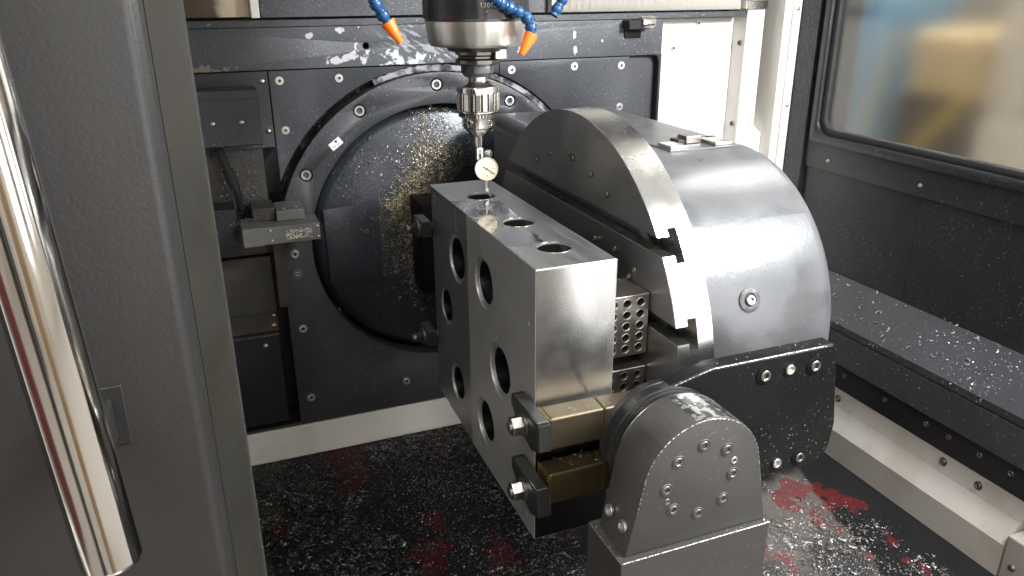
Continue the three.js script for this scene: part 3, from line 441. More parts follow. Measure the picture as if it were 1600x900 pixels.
  part('arm_foot', bx(0.16, 0.245, -0.335, -0.27, 0.255, 0.3495, 0.004), M.arm, t);
  for (const [x, y, r] of [[0.164, -0.225, 0.0085], [0.225, -0.2255, 0.0085], [0.222, -0.332, 0.008]]) { const q = put('screw_collar', lathe([[0.72, 0], [1.15, 0], [1.15, 0.1], [1.05, 0.18], [0.78, 0.18], [0.72, 0.05]], 24).rotateX(Math.PI / 2), M.arm, am, [x, y, 0.37], [0, 0, 1], r); screw(am, [x, y, 0.3695], [0, 0, 1], r * 0.72, M.screwDark); }
  for (const [x, y] of [[0.194, -0.224], [0.193, -0.332]]) screw(am, [x, y, 0.3695], [0, 0, 1], 0.0055, M.screw);
  const hub = lathe([[0.03, 0.3505], [0.0572, 0.3505], [0.0582, 0.352], [0.0582, 0.3585], [0.0572, 0.3592], [0.0572, 0.3605], [0.0582, 0.3612], [0.0582, 0.3705], [0.0566, 0.372], [0.0566, 0.3745], [0.0555, 0.3755], [0.0552, 0.3785], [0.0525, 0.379], [0.0, 0.379]], 72); hub.rotateX(Math.PI / 2); hub.translate(AX, AY, 0);
  part('hub', boxUV(hub), M.hub, t);
  const hr = new THREE.TorusGeometry(0.0535, 0.0009, 8, 72); hr.translate(AX, AY, 0.3795); part('hub_ring', hr, M.edgeBare, t);
  const sh = new THREE.CylinderGeometry(0.045, 0.045, 0.02, 48); sh.rotateX(Math.PI / 2); sh.translate(AX, AY, 0.382); part('shaft', sh, M.groove, t);

  // tailstock
  const ts = thing('tailstock_support', 'grey arched tailstock bearing block on a base in the foreground', 'bearing support', [AX, -0.659, 0.41]);
  const tp = [[0.127, -0.336]]; for (let k = 0; k <= 36; k++) { const a = (10 + k / 36 * 160) * Math.PI / 180; tp.push([AX + 0.0605 * Math.cos(a), AY + 0.0605 * Math.sin(a)]); } tp.push([-0.021, -0.336]);
  tp.splice(1, 0, [0.119, -0.295]); tp.splice(tp.length - 1, 0, [-0.0128, -0.295]);
  const body = part('bearing_block', exZ(shp(tp), 0.386, 0.436, 0.0018, 12, 2), M.tail, ts);
  part('edge_wear', (() => { const p = [], q = []; for (let k = 0; k <= 22; k++) { const a = (38 + k / 22 * 62) * Math.PI / 180; p.push([AX + 0.0606 * Math.cos(a), AY + 0.0606 * Math.sin(a)]); q.unshift([AX + 0.0602 * Math.cos(a), AY + 0.0602 * Math.sin(a)]); } return exZ(shp([...p, ...q]), 0.389, 0.4335, 0); })(), std(W3, 0.4, 0.9, { map: tex(512, 256, (u, v) => { const n = fbm(u, v, 14, 10, 5, 471); return mix([0.10, 0.10, 0.10], [0.62, 0.61, 0.58], ss(0.5, 0.56, n)); }, true, 0.08, 0.05), roughnessMap: mottle }), body);
  part('base_block', bx(-0.0285, 0.1285, -0.659, -0.3365, 0.378, 0.442, 0.0015), M.tail, ts);
  for (const [x, y] of [[0.051, -0.239], [0.0755, -0.2485], [0.0845, -0.2755], [0.026, -0.2495], [0.016, -0.2755], [0.0245, -0.298], [0.051, -0.309], [0.0765, -0.300]]) { put('screw_seat', lathe([[0.74, 0], [1.08, 0], [1.08, 0.05], [0.98, 0.16], [0.78, 0.16], [0.74, 0.02]], 20).rotateX(Math.PI / 2), M.tail, body, [x, y, 0.436], [0, 0, 1], 0.0062); screw(body, [x, y, 0.4345], [0, 0, 1], 0.0047, M.brassScrew === 0 ? M.screw : M.screwDark); }
  screw(body, [0.0845, -0.262, 0.4345], [0, 0, 1], 0.0036); screw(body, [0.018, -0.288, 0.4345], [0, 0, 1], 0.0032, M.screwDark);
  const worn = (pts, r, par) => { const c = new THREE.CurvePath(); for (let k = 1; k < pts.length; k++) c.add(new THREE.LineCurve3(V(...pts[k - 1]), V(...pts[k]))); part('worn_edge', strip(new THREE.TubeGeometry(c, pts.length * 3, r, 6, false)), M.wornEdge, par); };
  worn(tp.slice(1, -1).map(([x, y]) => [x + (AX - x) * 0.02, y + (AY - y) * 0.02, 0.4352]), 0.0007, body);
  worn([[-0.0278, -0.3371, 0.38], [-0.0278, -0.3371, 0.4413]], 0.0006, ts); worn([[-0.0278, -0.3371, 0.4413], [0.1278, -0.3371, 0.4413]], 0.0006, ts);
  worn([[0.03, -0.2245, 0.369], [0.1023, -0.2069, 0.369], [0.2465, -0.2069, 0.369], [0.2517, -0.2133, 0.369]], 0.0006, am);
  for (const z of [0.4, 0.424]) screw(body, [-0.0165, -0.312, z], [-1, 0.2, 0], 0.006, M.screw);
}

// ================================================================ WORKPIECE
const B = { x0: -0.042, x1: 0.045, y0: -0.425, y1: -0.117, z0: -0.085, z1: 0.282 };
const LH = [[0.027, -0.187, 0.0315, 0.0262], [0.133, -0.182, 0.0305, 0.0255], [-0.028, -0.271, 0.026, 0.0215], [0.014, -0.368, 0.0275, 0.0225], [0.182, -0.270, 0.0325, 0.0268], [0.130, -0.363, 0.0305, 0.0255]];
const TH = [[0.0025, 0.001], [0.0025, 0.128], [0.0025, 0.226]];
{
  const w = thing('steel_workpiece', 'large bored steel block clamped upright on the rotary table', 'steel block', [0, B.y0, 0.1]);
  const ev = new Evaluator(); ev.attributes = ['position', 'normal', 'uv'];
  const brush = g => { if (!g.attributes.uv) g.setAttribute('uv', new THREE.BufferAttribute(new Float32Array(g.attributes.position.count * 2), 2)); const b = new Brush(g); b.updateMatrixWorld(); return b; };
  let r = brush(bx(B.x0, B.x1, B.y0, B.y1 - 0.0004, B.z0, B.z1, 0.0006));
  const cut = g => { r = ev.evaluate(r, brush(g), SUBTRACTION); };
  const cylX = (z, y, rad, x0, x1, n = 48) => { const g = new THREE.CylinderGeometry(rad, rad, x1 - x0, n); g.rotateZ(Math.PI / 2); g.translate((x0 + x1) / 2, y, z); return g; };
  const cylY = (x, z, rad, y0, y1, n = 48) => { const g = new THREE.CylinderGeometry(rad, rad, y1 - y0, n); g.translate(x, (y0 + y1) / 2, z); return g; };
  for (const [z, y, ro, ri] of LH) { cut(cylX(z, y, ro, B.x0 - 0.01, B.x0 + (z < 0.0735 ? 0.0040 : 0.0022))); cut(cylX(z, y, ri, B.x0 - 0.005, B.x0 + 0.062)); }
  for (const [x, z] of TH) cut(cylY(x, z, 0.0178, B.y1 - 0.075, B.y1 + 0.01));
  for (const [z, y, rad] of [[0.267, -0.1765, 0.0032], [0.262, -0.405, 0.0036], [-0.07, -0.13, 0.002], [-0.07, -0.137, 0.002], [0.03, -0.15, 0.0016], [0.136, -0.146, 0.0016], [0.175, -0.232, 0.0016], [0.257, -0.2, 0.0]]) if (rad) cut(cylX(z, y, rad, B.x0 - 0.01, B.x0 + 0.012, 16));
  for (const [x, z] of [[-0.008, -0.03], [0.012, 0.186]]) cut(cylY(x, z, 0.003, B.y1 - 0.02, B.y1 + 0.01, 16));
  for (const [z0, z1, d] of [[-0.09, 0.0735, 0.0020], [-0.09, -0.03, 0.0030], [0.0262, 0.0735, 0.0016]]) { const y0 = d === 0.0016 ? -0.15 : -0.5, g = new THREE.BoxGeometry(d * 2, -0.1 - y0, z1 - z0); g.translate(B.x0, (y0 - 0.1) / 2, (z0 + z1) / 2); cut(g); }
  for (const z of [0.084, 0.126, 0.176]) { const g = new THREE.CylinderGeometry(0.0016, 0.0022, 0.003, 9); g.translate(B.x0 + 0.0004, B.y1, z); cut(g); }
  for (const [z, hw, y0] of [[-0.03, 0.0011, -0.21], [0.025, 0.0009, -0.15], [0.074, 0.0014, -0.43], [0.128, 0.0009, -0.148], [0.177, 0.0011, -0.235], [0.03, 0.001, -0.43]]) { const g = new THREE.BoxGeometry(z === 0.074 ? 0.022 : 0.012, Math.abs(B.y1 + 0.01 - y0), hw * 2); g.translate(B.x0, (B.y1 + 0.01 + y0) / 2, z); if (z !== 0.03) cut(g); }
  { const g = new THREE.BoxGeometry(0.0016, 0.2, 0.0016); g.rotateX(0.0); g.translate(B.x0, -0.475 + 0.0, 0.105); cut(g); }
  const whole = boxUV(strip(r.geometry)), P = whole.attributes.position, N = whole.attributes.normal, pick = f => { const g = new THREE.BufferGeometry(), ids = []; for (let i = 0; i < P.count; i += 3) { const z = (P.getZ(i) + P.getZ(i + 1) + P.getZ(i + 2)) / 3, land = N.getX(i) < -0.9 && z < 0.0735 && P.getX(i) < B.x0 + 0.006; if (land === f) ids.push(i, i + 1, i + 2); }
    for (const k of ['position', 'normal', 'uv']) { const a = whole.attributes[k], s = a.itemSize, o = new Float32Array(ids.length * s); ids.forEach((v, j) => { for (let c = 0; c < s; c++) o[j * s + c] = a.array[v * s + c]; }); g.setAttribute(k, new THREE.BufferAttribute(o, s)); } return g; };
  part('block_body', pick(false), M.steel, w);
  part('milled_land', pick(true), M.steel2, w);
  // machined top face, partly wetted by coolant
  const wet = tex(512, 1024, (u, v) => {
    const x = B.x0 + u * 0.087, z = B.z0 + v * 0.367, n = fbm(u, v, 4, 14, 5, 501) - 0.5, n2 = fbm(u, v, 10, 36, 4, 507) - 0.5;
    const lim = z < 0.05 ? 0.020 : z < 0.13 ? 0.012 : 0.004; const m = ss(0.0, 0.003, lim - x + n * 0.022) * ss(0, 0.006, z - 0.012 + n * 0.03) * ss(0, 0.006, 0.208 - z + n * 0.03);
    const film = m * (0.85 + 0.15 * ss(-0.1, 0.05, n2)); const dry = 0.30 + 0.22 * fbm(u, v, 60, 6, 3, 511);
    return dry * (1 - film) + 0.075 * film + 0.3 * film * ss(0.1, 0.25, n2);
  }, false, 0.087, 0.367, [B.x0, B.z0]);
  const top = shp(xz([[B.x0 + 0.0006, B.z0 + 0.0006], [B.x0 + 0.0006, B.z1 - 0.0006], [B.x1 - 0.0006, B.z1 - 0.0006], [B.x1 - 0.0006, B.z0 + 0.0006]]), TH.map(([x, z]) => circ(x, -z, 0.0186, 48)));
  part('top_face', exY(top, B.y1 - 0.0006, B.y1, 0.0003, 12, 1), std([0.50, 0.50, 0.50], 1, 1, { roughnessMap: wet }), w);
  const fg = exZ(shp([[B.x0 + 0.0008, B.y0 + 0.0008], [B.x1 - 0.0008, B.y0 + 0.0008], [B.x1 - 0.0008, B.y1 - 0.0012], [B.x0 + 0.0008, B.y1 - 0.0012]]), B.z1 - 0.0003, B.z1 + 0.0004, 0.0003, 4, 1);
  part('front_face', fg, M.steelFront, w);
  for (const [z, y, ro, ri] of LH) { const g = lathe([[ri + 0.0004, 0.0015], [ro - 0.0006, 0.0015], [ro - 0.0006, 0.0021], [ri + 0.0016, 0.0021], [ri + 0.0004, 0.0009]], 48); g.rotateZ(Math.PI / 2); g.translate(B.x0 + (z < 0.0735 ? 0.0054 : 0.0036), y, z); part('bore_ring', boxUV(g), std([0.62, 0.62, 0.62], 0.4, 1), w); 
    const s = new THREE.CylinderGeometry(ri - 0.0002, ri - 0.0002, 0.054, 48, 1, true); s.rotateZ(Math.PI / 2); s.translate(B.x0 + 0.031, y, z); part('bore', s, std([0.36, 0.36, 0.365], 0.24, 1, { side: THREE.DoubleSide, roughnessMap: steelBrushH }), w); }
  for (const [x, z] of TH) { const s = new THREE.CylinderGeometry(0.0176, 0.0176, 0.07, 48, 1, true); s.translate(x, B.y1 - 0.037, z); part('bore', s, std([0.55, 0.54, 0.53], 0.16, 1, { side: THREE.DoubleSide }), w); const tr = new THREE.TorusGeometry(0.0181, 0.0004, 6, 48); tr.rotateX(Math.PI / 2); tr.translate(x, B.y1, z); part('bore_edge', tr, M.bright, w); }
}

// ================================================================ RISER BLOCKS, CLAMPS, BRASS BARS
{
  const rz = 0.258, mk = (y0, label) => {
    const o = thing('perforated_riser', label, 'riser block', [0.0725, y0, rz - 0.02]); const cols = [0.0565, 0.0725, 0.0885], rows = [0, 1, 2, 3, 4].map(k => y0 + 0.0085 + k * 0.0130);
    const holes = []; for (const x of cols) for (const y of rows) holes.push(circ(x, y, 0.0046, 18));
    part('block_body', exZ(shp([[0.0465, y0], [0.0985, y0], [0.0985, y0 + 0.069], [0.0465, y0 + 0.069]], holes), rz - 0.025, rz, 0.0007, 4, 1), M.riser, o);
    part('block_core', bx(0.047, 0.098, y0 + 0.0005, y0 + 0.0685, rz - 0.05, rz - 0.0255, 0), M.riser, o);
    for (const x of cols) for (const y of rows) { const q = lathe([[0.0044, 0], [0.0049, 0.0003], [0.0054, 0], [0.0054, -0.001], [0.0044, -0.001]], 18); q.rotateX(Math.PI / 2); q.translate(x, y, rz); part('hole_rim', q, M.screw, o); }
  };
  mk(-0.2385, 'upper perforated riser block between the workpiece and the faceplate'); mk(-0.323, 'lower perforated riser block, half hidden by the black arm');
  const bar = (y, label, mat) => { const o = thing('brass_bar', label, 'clamp support', [0.0, y, 0.3]); const h = 0.036, z0 = 0.289, z1 = 0.316;
    part('bar_body', bx(-0.0405, 0.019, y, y + h, z0, z1, 0.003), mat, o); part('bar_slide', bx(0.0194, 0.0985, y + 0.0006, y + h - 0.0006, z0 + 0.0006, z1 - 0.0006, 0.0028), mat, o);
    const fr = shp(zy([[z0, y], [z1, y], [z1, y + h], [z0, y + h]]), [zy([[z0 + 0.003, y + 0.003], [z0 + 0.003, y + h - 0.003], [z1 - 0.003, y + h - 0.003], [z1 - 0.003, y + 0.003]])]);
    part('bright_end', exX(fr, -0.0418, -0.0402, 0.0004, 4, 1), M.gold, o); };
  bar(-0.295, 'upper brass coloured bar under the upper clamp strap', M.brass); bar(-0.3585, 'lower brass coloured bar, darker and flecked with chips', std([0.095, 0.068, 0.034], 0.6, 0.8, { roughnessMap: mottle }));
  const clamp = (y, z, back, label) => {   // strap across the block edge and the bar, stud and nut along x
    const o = thing('strap_clamp', label, 'clamp', [-0.05, y, z], 'strap clamps holding the workpiece'); const s = back ? -1 : 1, x0 = -0.0578, x1 = -0.0427;
    const sh = shp(zy([[z - s * 0.036, y + 0.013], [z + s * 0.034, y + 0.011], [z + s * 0.036, y - 0.0155], [z + s * 0.018, y - 0.024], [z - s * 0.024, y - 0.008], [z - s * 0.036, y + 0.002]]));
    part('strap', exX(back ? shp(zy([[z - 0.026, y + 0.008], [z + 0.02, y + 0.009], [z + 0.02, y - 0.012], [z - 0.01, y - 0.016], [z - 0.026, y - 0.008]])) : sh, x0, x1, 0.0015, 4, 1), M.clamp, o);
    part('strap_edge', bx(x0 + 0.0015, x1 - 0.0015, y + (back ? 0.0075 : 0.0112), y + (back ? 0.0092 : 0.0136), z - (back ? 0.02 : 0.03), z + (back ? 0.018 : 0.03), 0.0006), M.clampWorn, o);
    const ws = lathe([[0.0058, 0], [0.0125, 0], [0.0125, 0.0018], [0.012, 0.0025], [0.0058, 0.0025]], 28); ws.rotateZ(Math.PI / 2); ws.translate(x0 - 0.0001, y - 0.0035, z); part('washer', ws, M.screwDark, o);
    put('nut', hexGeo, back ? M.clamp : (M.chrome2 ??= std([0.70, 0.69, 0.67], 0.22, 1)), o, [x0 - 0.0026, y - 0.0035, z], [-1, 0, 0], back ? 0.0082 : 0.0102, 0.35);
    const st = new THREE.CylinderGeometry(0.0056, 0.0056, back ? 0.14 : 0.165, 20); st.rotateZ(Math.PI / 2); st.translate(x0 - 0.0165 + (back ? 0.07 : 0.0825), y - 0.0035, z); part('stud', st, M.screwDark, o); };
  clamp(-0.270, 0.292, false, 'upper front strap clamp with bright hex nut over the brass bar'); clamp(-0.3455, 0.292, false, 'lower front strap clamp with bright hex nut near the block foot');
  clamp(-0.1745, -0.094, true, 'upper rear strap clamp, dark, behind the block edge'); clamp(-0.336, -0.090, true, 'lower rear strap clamp, dark, behind the block edge near the sill');
}

// ================================================================ SPINDLE, CHUCK, INDICATOR, HOSES
const SX = 0.0015;
{
  const sp = thing('spindle_head', 'black spindle nose with a bright steel ring at the top centre', 'spindle', [SX, 0.09, 0]);
  const at = (prof, n = 64) => lathe(prof, n).translate(SX, 0, 0);
  part('spindle_housing', at([[0.0595, 0.0955], [0.0625, 0.097], [0.0625, 0.34], [0.11, 0.36], [0.11, 0.94], [0, 0.94]]), M.spindleBlack, sp);
  part('steel_ring', at([[0.030, 0.0665], [0.0545, 0.0665], [0.0575, 0.070], [0.0607, 0.0945], [0.0598, 0.0954], [0.030, 0.0954]]), M.ringSteel, sp);
  part('nose_flange', at([[0.0, 0.0605], [0.034, 0.0605], [0.0362, 0.0635], [0.0372, 0.0664], [0, 0.0664]]), M.darkSteel, sp);
  part('drive_key', bx(SX + 0.012, SX + 0.026, 0.052, 0.0635, 0.016, 0.03, 0.001), M.screw, sp);
  { const font = await new FontLoader().loadAsync('fonts/droid/droid_sans_regular.typeface.json'); const s = '12000', out = [];
    [...s].forEach((ch, i) => { const g = new TextGeometry(ch, { font, size: 0.0046, depth: 0.0004, curveSegments: 3, bevelEnabled: false }); const a = -0.27 + i * 0.064; g.translate(0, 0.1098, 0.0624); g.rotateY(a); g.translate(SX, 0, 0); out.push(g); });
    part('speed_mark', join(out), std([0.55, 0.54, 0.5], 0.6), sp); 
    const dot = new THREE.CylinderGeometry(0.0008, 0.0008, 0.0004, 10); dot.rotateX(Math.PI / 2); dot.translate(0, 0.1055, 0.0626); dot.rotateY(-0.15); dot.translate(SX, 0, 0); part('dot_mark', dot, std([0.5, 0.49, 0.45], 0.6), sp); }

  const ch = thing('drill_chuck', 'bright keyed drill chuck on its tool holder in the spindle', 'drill chuck', [SX, 0, 0]);
  part('tool_holder', at([[0, 0.0604], [0.0262, 0.0604], [0.0262, 0.0565], [0.0225, 0.0545], [0.0225, 0.0525], [0.0262, 0.0505], [0.0262, 0.0465], [0.0245, 0.0452], [0.0195, 0.045], [0, 0.045]]), M.darkSteel, ch);
  part('holder_sleeve', at([[0.0, 0.0449], [0.0195, 0.0449], [0.0197, 0.044], [0.0197, 0.0355], [0.0165, 0.0315], [0.0145, 0.0305], [0, 0.0305]]), M.sleeve, ch);
  part('arbor', at([[0.0, 0.0304], [0.0115, 0.0304], [0.0115, 0.026], [0, 0.026]]), M.chuck, ch);
  const cb = part('chuck_body', at([[0.0, 0.0262], [0.011, 0.0262], [0.0135, 0.0255], [0.0235, 0.0205], [0.0252, 0.0185], [0.0256, 0.0165], [0.0256, 0.0135], [0.0247, 0.0132], [0.0247, 0.0125], [0.0240, 0.0123], [0.0240, -0.0086], [0.0250, -0.0088], [0.0255, -0.0092], [0.0255, -0.0106], [0.0240, -0.0125], [0.0238, -0.0128], [0.0238, -0.0165], [0.0212, -0.017], [0.0204, -0.0178], [0.0200, -0.0285], [0.0185, -0.0305], [0.0095, -0.040], [0.0065, -0.041], [0, -0.041]]), M.chuck, ch);
  { const out = [], teeth = [], N = 20; for (let k = 0; k < N; k++) { const a = k / N * 2 * Math.PI; const g = new RoundedBoxGeometry(0.0060, 0.0205, 0.0026, 2, 0.0008); g.translate(0, 0.0018, 0.0245); g.rotateY(a); g.translate(SX, 0, 0); out.push(g); }
    part('knurl', join(out), M.chuck, cb); const back = new THREE.CylinderGeometry(0.0241, 0.0241, 0.0205, 48, 1, true); back.translate(SX, 0.0018, 0); part('knurl_groove', back, M.groove, cb);
    for (let k = 0; k < 40; k++) { const a = k / 40 * 2 * Math.PI; const g = new THREE.BoxGeometry(0.0017, 0.0032, 0.0012); g.translate(0, -0.0147, 0.0238); g.rotateY(a); g.translate(SX, 0, 0); teeth.push(g); } part('gear_tooth_gap', join(teeth), M.groove, cb);
    for (const a of [0.42, -0.9]) { const g = new THREE.CylinderGeometry(0.0031, 0.0031, 0.002, 20); g.rotateX(Math.PI / 2); g.translate(0, -0.0225, 0.0198); g.rotateY(a); g.translate(SX, 0, 0); part('key_hole', g, M.groove, cb); const q = new THREE.TorusGeometry(0.0033, 0.0004, 6, 20); q.translate(0, -0.0225, 0.0206); q.rotateY(a); q.translate(SX, 0, 0); part('key_hole_rim', q, M.chuck, cb); } }
  for (let k = 0; k < 3; k++) { const g = new THREE.CylinderGeometry(0.0026, 0.0018, 0.014, 10); g.translate(0, -0.0465, 0.0032); g.rotateY(k * 2.094 + 0.4); g.translate(SX, 0, 0); part('jaw', g, M.chuck, ch); }

  const di = thing('dial_indicator', 'small round cream dial test indicator hanging from the drill chuck', 'dial indicator', [SX, -0.08, 0]);
  const sil = std([0.66, 0.65, 0.62], 0.28, 1);
  part('shank', new THREE.CylinderGeometry(0.0032, 0.0032, 0.022, 20).translate(SX, -0.052, 0), sil, di);
  part('fork', join(bx(SX - 0.0042, SX - 0.0012, -0.070, -0.0565, -0.003, 0.003, 0.0006), bx(SX + 0.0012, SX + 0.0045, -0.070, -0.0565, -0.003, 0.003, 0.0006), bx(SX - 0.0042, SX + 0.0045, -0.0585, -0.0555, -0.0032, 0.0032, 0.0006)), sil, di);
  { const g = lathe([[0, 0], [0.0042, 0], [0.0045, 0.0005], [0.0045, 0.0065], [0.004, 0.0072], [0, 0.0072]], 24); g.rotateX(Math.PI / 2); g.rotateY(0.7); g.translate(SX + 0.0085, -0.0625, 0.001); part('clamp_knob', g, M.screw, di); }
  part('indicator_body', bx(SX - 0.0005, SX + 0.0105, -0.094, -0.0695, -0.006, 0.004, 0.002), sil, di);
  const dirn = V(-0.2, 0.16, 1).normalize(), dc = V(SX + 0.0072, -0.0815, 0.0045);
  const bez = lathe([[0, 0], [0.0142, 0], [0.0148, 0.0006], [0.0148, 0.0050], [0.0142, 0.0057], [0.0136, 0.0057], [0.0135, 0.0046], [0, 0.0046]], 56); bez.rotateX(Math.PI / 2);
  const bz = put('bezel', bez, M.chuck, di, dc.toArray(), dirn.toArray(), 1);
  const cv = document.createElement('canvas'); cv.width = cv.height = 512; const g2 = cv.getContext('2d'); g2.fillStyle = '#c9bfa6'; g2.fillRect(0, 0, 512, 512); g2.translate(256, 256); g2.strokeStyle = '#3a352c'; g2.fillStyle = '#3a352c';
  for (let k = 0; k < 80; k++) { g2.save(); g2.rotate(k / 80 * 2 * Math.PI); g2.lineWidth = k % 10 ? 2.4 : 4; g2.beginPath(); g2.moveTo(0, -238); g2.lineTo(0, k % 10 ? -218 : k % 5 ? -205 : -200); g2.stroke(); g2.restore(); }
  g2.font = 'bold 40px sans-serif'; g2.textAlign = 'center'; ['0', '10', '20', '30', '40', '30', '20', '10'].forEach((s, k) => { const a = k * Math.PI / 4; g2.fillText(s, Math.sin(a) * 165, 14 - Math.cos(a) * 165); });
  const ct = new THREE.CanvasTexture(cv); ct.colorSpace = THREE.SRGBColorSpace;
  const fc = put('dial_face', new THREE.CircleGeometry(0.0135, 48).translate(0, 0, 0.0047), std(W3, 0.45, 0, { map: ct }), di, dc.toArray(), dirn.toArray(), 1);
  const nd = new THREE.BoxGeometry(0.017, 0.0009, 0.0003); nd.translate(0.003, 0, 0.0051); nd.rotateZ(-0.62); put('needle', nd, M.rubber, di, dc.toArray(), dirn.toArray(), 1);
  { const n2 = new THREE.BoxGeometry(0.006, 0.0005, 0.0003); n2.rotateZ(0.7); n2.translate(0, 0, 0.0055); put('needle', n2, M.rubber, di, dc.toArray(), dirn.toArray(), 1); }
  part('stem', new THREE.CylinderGeometry(0.0034, 0.0028, 0.013, 16).translate(SX + 0.0072, -0.1005, 0.003), sil, di);
  part('pivot', join(new THREE.SphereGeometry(0.0032, 16, 12).translate(SX + 0.0072, -0.108, 0.003), new THREE.CylinderGeometry(0.0026, 0.0026, 0.0068, 14).rotateX(Math.PI / 2).translate(SX + 0.0072, -0.108, 0.003)), sil, di);
  { const a = V(SX + 0.0072, -0.108, 0.003), b = V(SX + 0.0148, -0.121, 0.0045), g = new THREE.CylinderGeometry(0.0009, 0.0011, a.distanceTo(b), 10); const m = part('stylus', g, sil, di); m.position.add(a.clone().add(b).multiplyScalar(0.5)); m.quaternion.copy(qy(a.clone().sub(b))); part('ball_tip', new THREE.SphereGeometry(0.0016, 14, 10).translate(b.x, b.y, b.z), M.chuck, di); }

  // segmented coolant hoses
  const link = lathe([[0.0042, 0], [0.0062, 0.0006], [0.0072, 0.0025], [0.0075, 0.005], [0.0072, 0.0072], [0.0058, 0.0090], [0.0050, 0.0105], [0.0056, 0.0118], [0.0068, 0.0125], [0.0068, 0.0136], [0.0050, 0.0140]], 24);
  const hose = (pts, label, nozzle) => {
    const c = new THREE.CatmullRomCurve3(pts.map(p => V(...p))), L = c.getLength(), n = Math.round(L / 0.0125); const end = pts[pts.length - 1];
    const o = thing('coolant_hose', label, 'coolant hose', pts[0], 'blue segmented coolant hoses');
    for (let k = 0; k < n; k++) { const m = part('link', link, M.blue, o); const t0 = 1 - (k + 1) / n, p = c.getPointAt(t0), d = c.getTangentAt(Math.min(1, t0 + 0.5 / n)); m.position.add(p); m.quaternion.copy(qy(d)); m.scale.setScalar(0.94); }
    if (nozzle) { const d = V(...nozzle).normalize(), g = lathe([[0.0046, -0.001], [0.0074, -0.001], [0.0078, 0.0003], [0.0076, 0.003], [0.0066, 0.0075], [0.0036, 0.0235], [0.0030, 0.0245], [0.0016, 0.0245], [0.0016, 0.018]], 24); const m = part('nozzle', g, M.orange, o); m.position.add(V(...end)); m.quaternion.copy(qy(d)); }
  };
  hose([[-0.16, 0.24, 0.06], [-0.148, 0.17, 0.055], [-0.132, 0.124, 0.05], [-0.122, 0.106, 0.05], [-0.1155, 0.096, 0.05]], 'blue segmented hose with orange nozzle left of the spindle', [0.5, -0.82, 0.05]);
  hose([[0.02, 0.22, 0.09], [-0.02, 0.16, 0.09], [-0.006, 0.121, 0.08], [0.019, 0.108, 0.07], [0.037, 0.0985, 0.07], [0.0435, 0.088, 0.07], [0.0415, 0.0805, 0.07]], 'blue segmented hose with orange nozzle curving across the spindle ring', [-0.5, -0.85, 0.05]);
  hose([[0.14, 0.24, 0.0], [0.128, 0.16, 0], [0.113, 0.117, 0], [0.105, 0.106, 0], [0.100, 0.0985, 0]], 'blue segmented hose end without nozzle right of the spindle', null);
}

// ================================================================ SWITCH BOX, CABLE, TOOL SENSOR AT THE LEFT
{
  const b = thing('switch_box', 'dark square switch box on the back wall beside the door', 'switch box', [-0.277, -0.09, -0.33]);
  part('box_body', bx(-0.335, -0.2335, -0.0875, -0.0065, -0.353, -0.305, 0.0015), M.wall, b); 
  part('box_cover', bx(-0.333, -0.2345, -0.086, -0.019, -0.3048, -0.302, 0.001), M.wall, b);
  for (const x of [-0.3, -0.26]) rivet(b, [x, -0.0525, -0.302], [0, 0, 1], 0.0035);
  const c = thing('sensor_cable', 'black cable running from the switch box down to the tool sensor', 'cable', [-0.29, -0.12, -0.32]);
  part('sheath', tube([[-0.298, -0.083, -0.325], [-0.293, -0.105, -0.318], [-0.285, -0.135, -0.312], [-0.279, -0.158, -0.312], [-0.276, -0.185, -0.32]], 0.0055), M.rubber, c);
  part('gland', tube([[-0.2885, -0.122, -0.3147], [-0.2805, -0.152, -0.312]], 0.0078, 8, 14), M.rubber, c);
  const s = thing('tool_sensor', 'grey rectangular tool sensor arm with a worn metal nameplate', 'sensor', [-0.22, -0.23, -0.29]);
  const z1 = -0.262, y1 = -0.203, y0 = -0.230;
  part('sensor_body', bx(-0.281, -0.168, y0, y1, -0.315, z1, 0.0012), M.sensor, s);
  part('end_cap', bx(-0.2815, -0.252, y0 - 0.0008, y1 + 0.0008, -0.316, z1 + 0.0012, 0.0012), M.sensor, s);
  part('top_block', bx(-0.228, -0.186, y1 + 0.0004, y1 + 0.017, -0.345, -0.289, 0.0012), M.sensor, s);
  part('rear_block', bx(-0.262, -0.229, y1 + 0.0004, y1 + 0.02, -0.352, -0.3, 0.0012), M.oily, s);
  part('foot', bx(-0.345, -0.285, -0.24, -0.18, -0.352, -0.30, 0.001), M.side, s);
  part('mount', bx(-0.236, -0.218, -0.36, y0 - 0.001, -0.349, -0.33, 0.001), M.oily, s);
  part('nameplate', bx(-0.2195, -0.1805, -0.2245, -0.2095, z1 + 0.0002, z1 + 0.0008, 0.0002), std(W3, 0.4, 0.6, { map: tex(256, 128, (u, v) => { const n = fbm(u, v, 24, 12, 3, 601); return mix([0.10, 0.10, 0.085], [0.52, 0.51, 0.44], ss(0.42, 0.6, n)); }, true, 0.039, 0.015) }), s);
  for (const [x, y] of [[-0.241, -0.208], [-0.24, -0.224], [-0.172, -0.2085], [-0.172, -0.2245]]) rivet(s, [x, y, z1], [0, 0, 1], 0.0018);
  const bolts = [[-0.216, -0.296], [-0.196, -0.30]]; for (const [x, z] of bolts) screw(s, [x, y1 + 0.0172, z], [0, 1, 0], 0.0024);
}

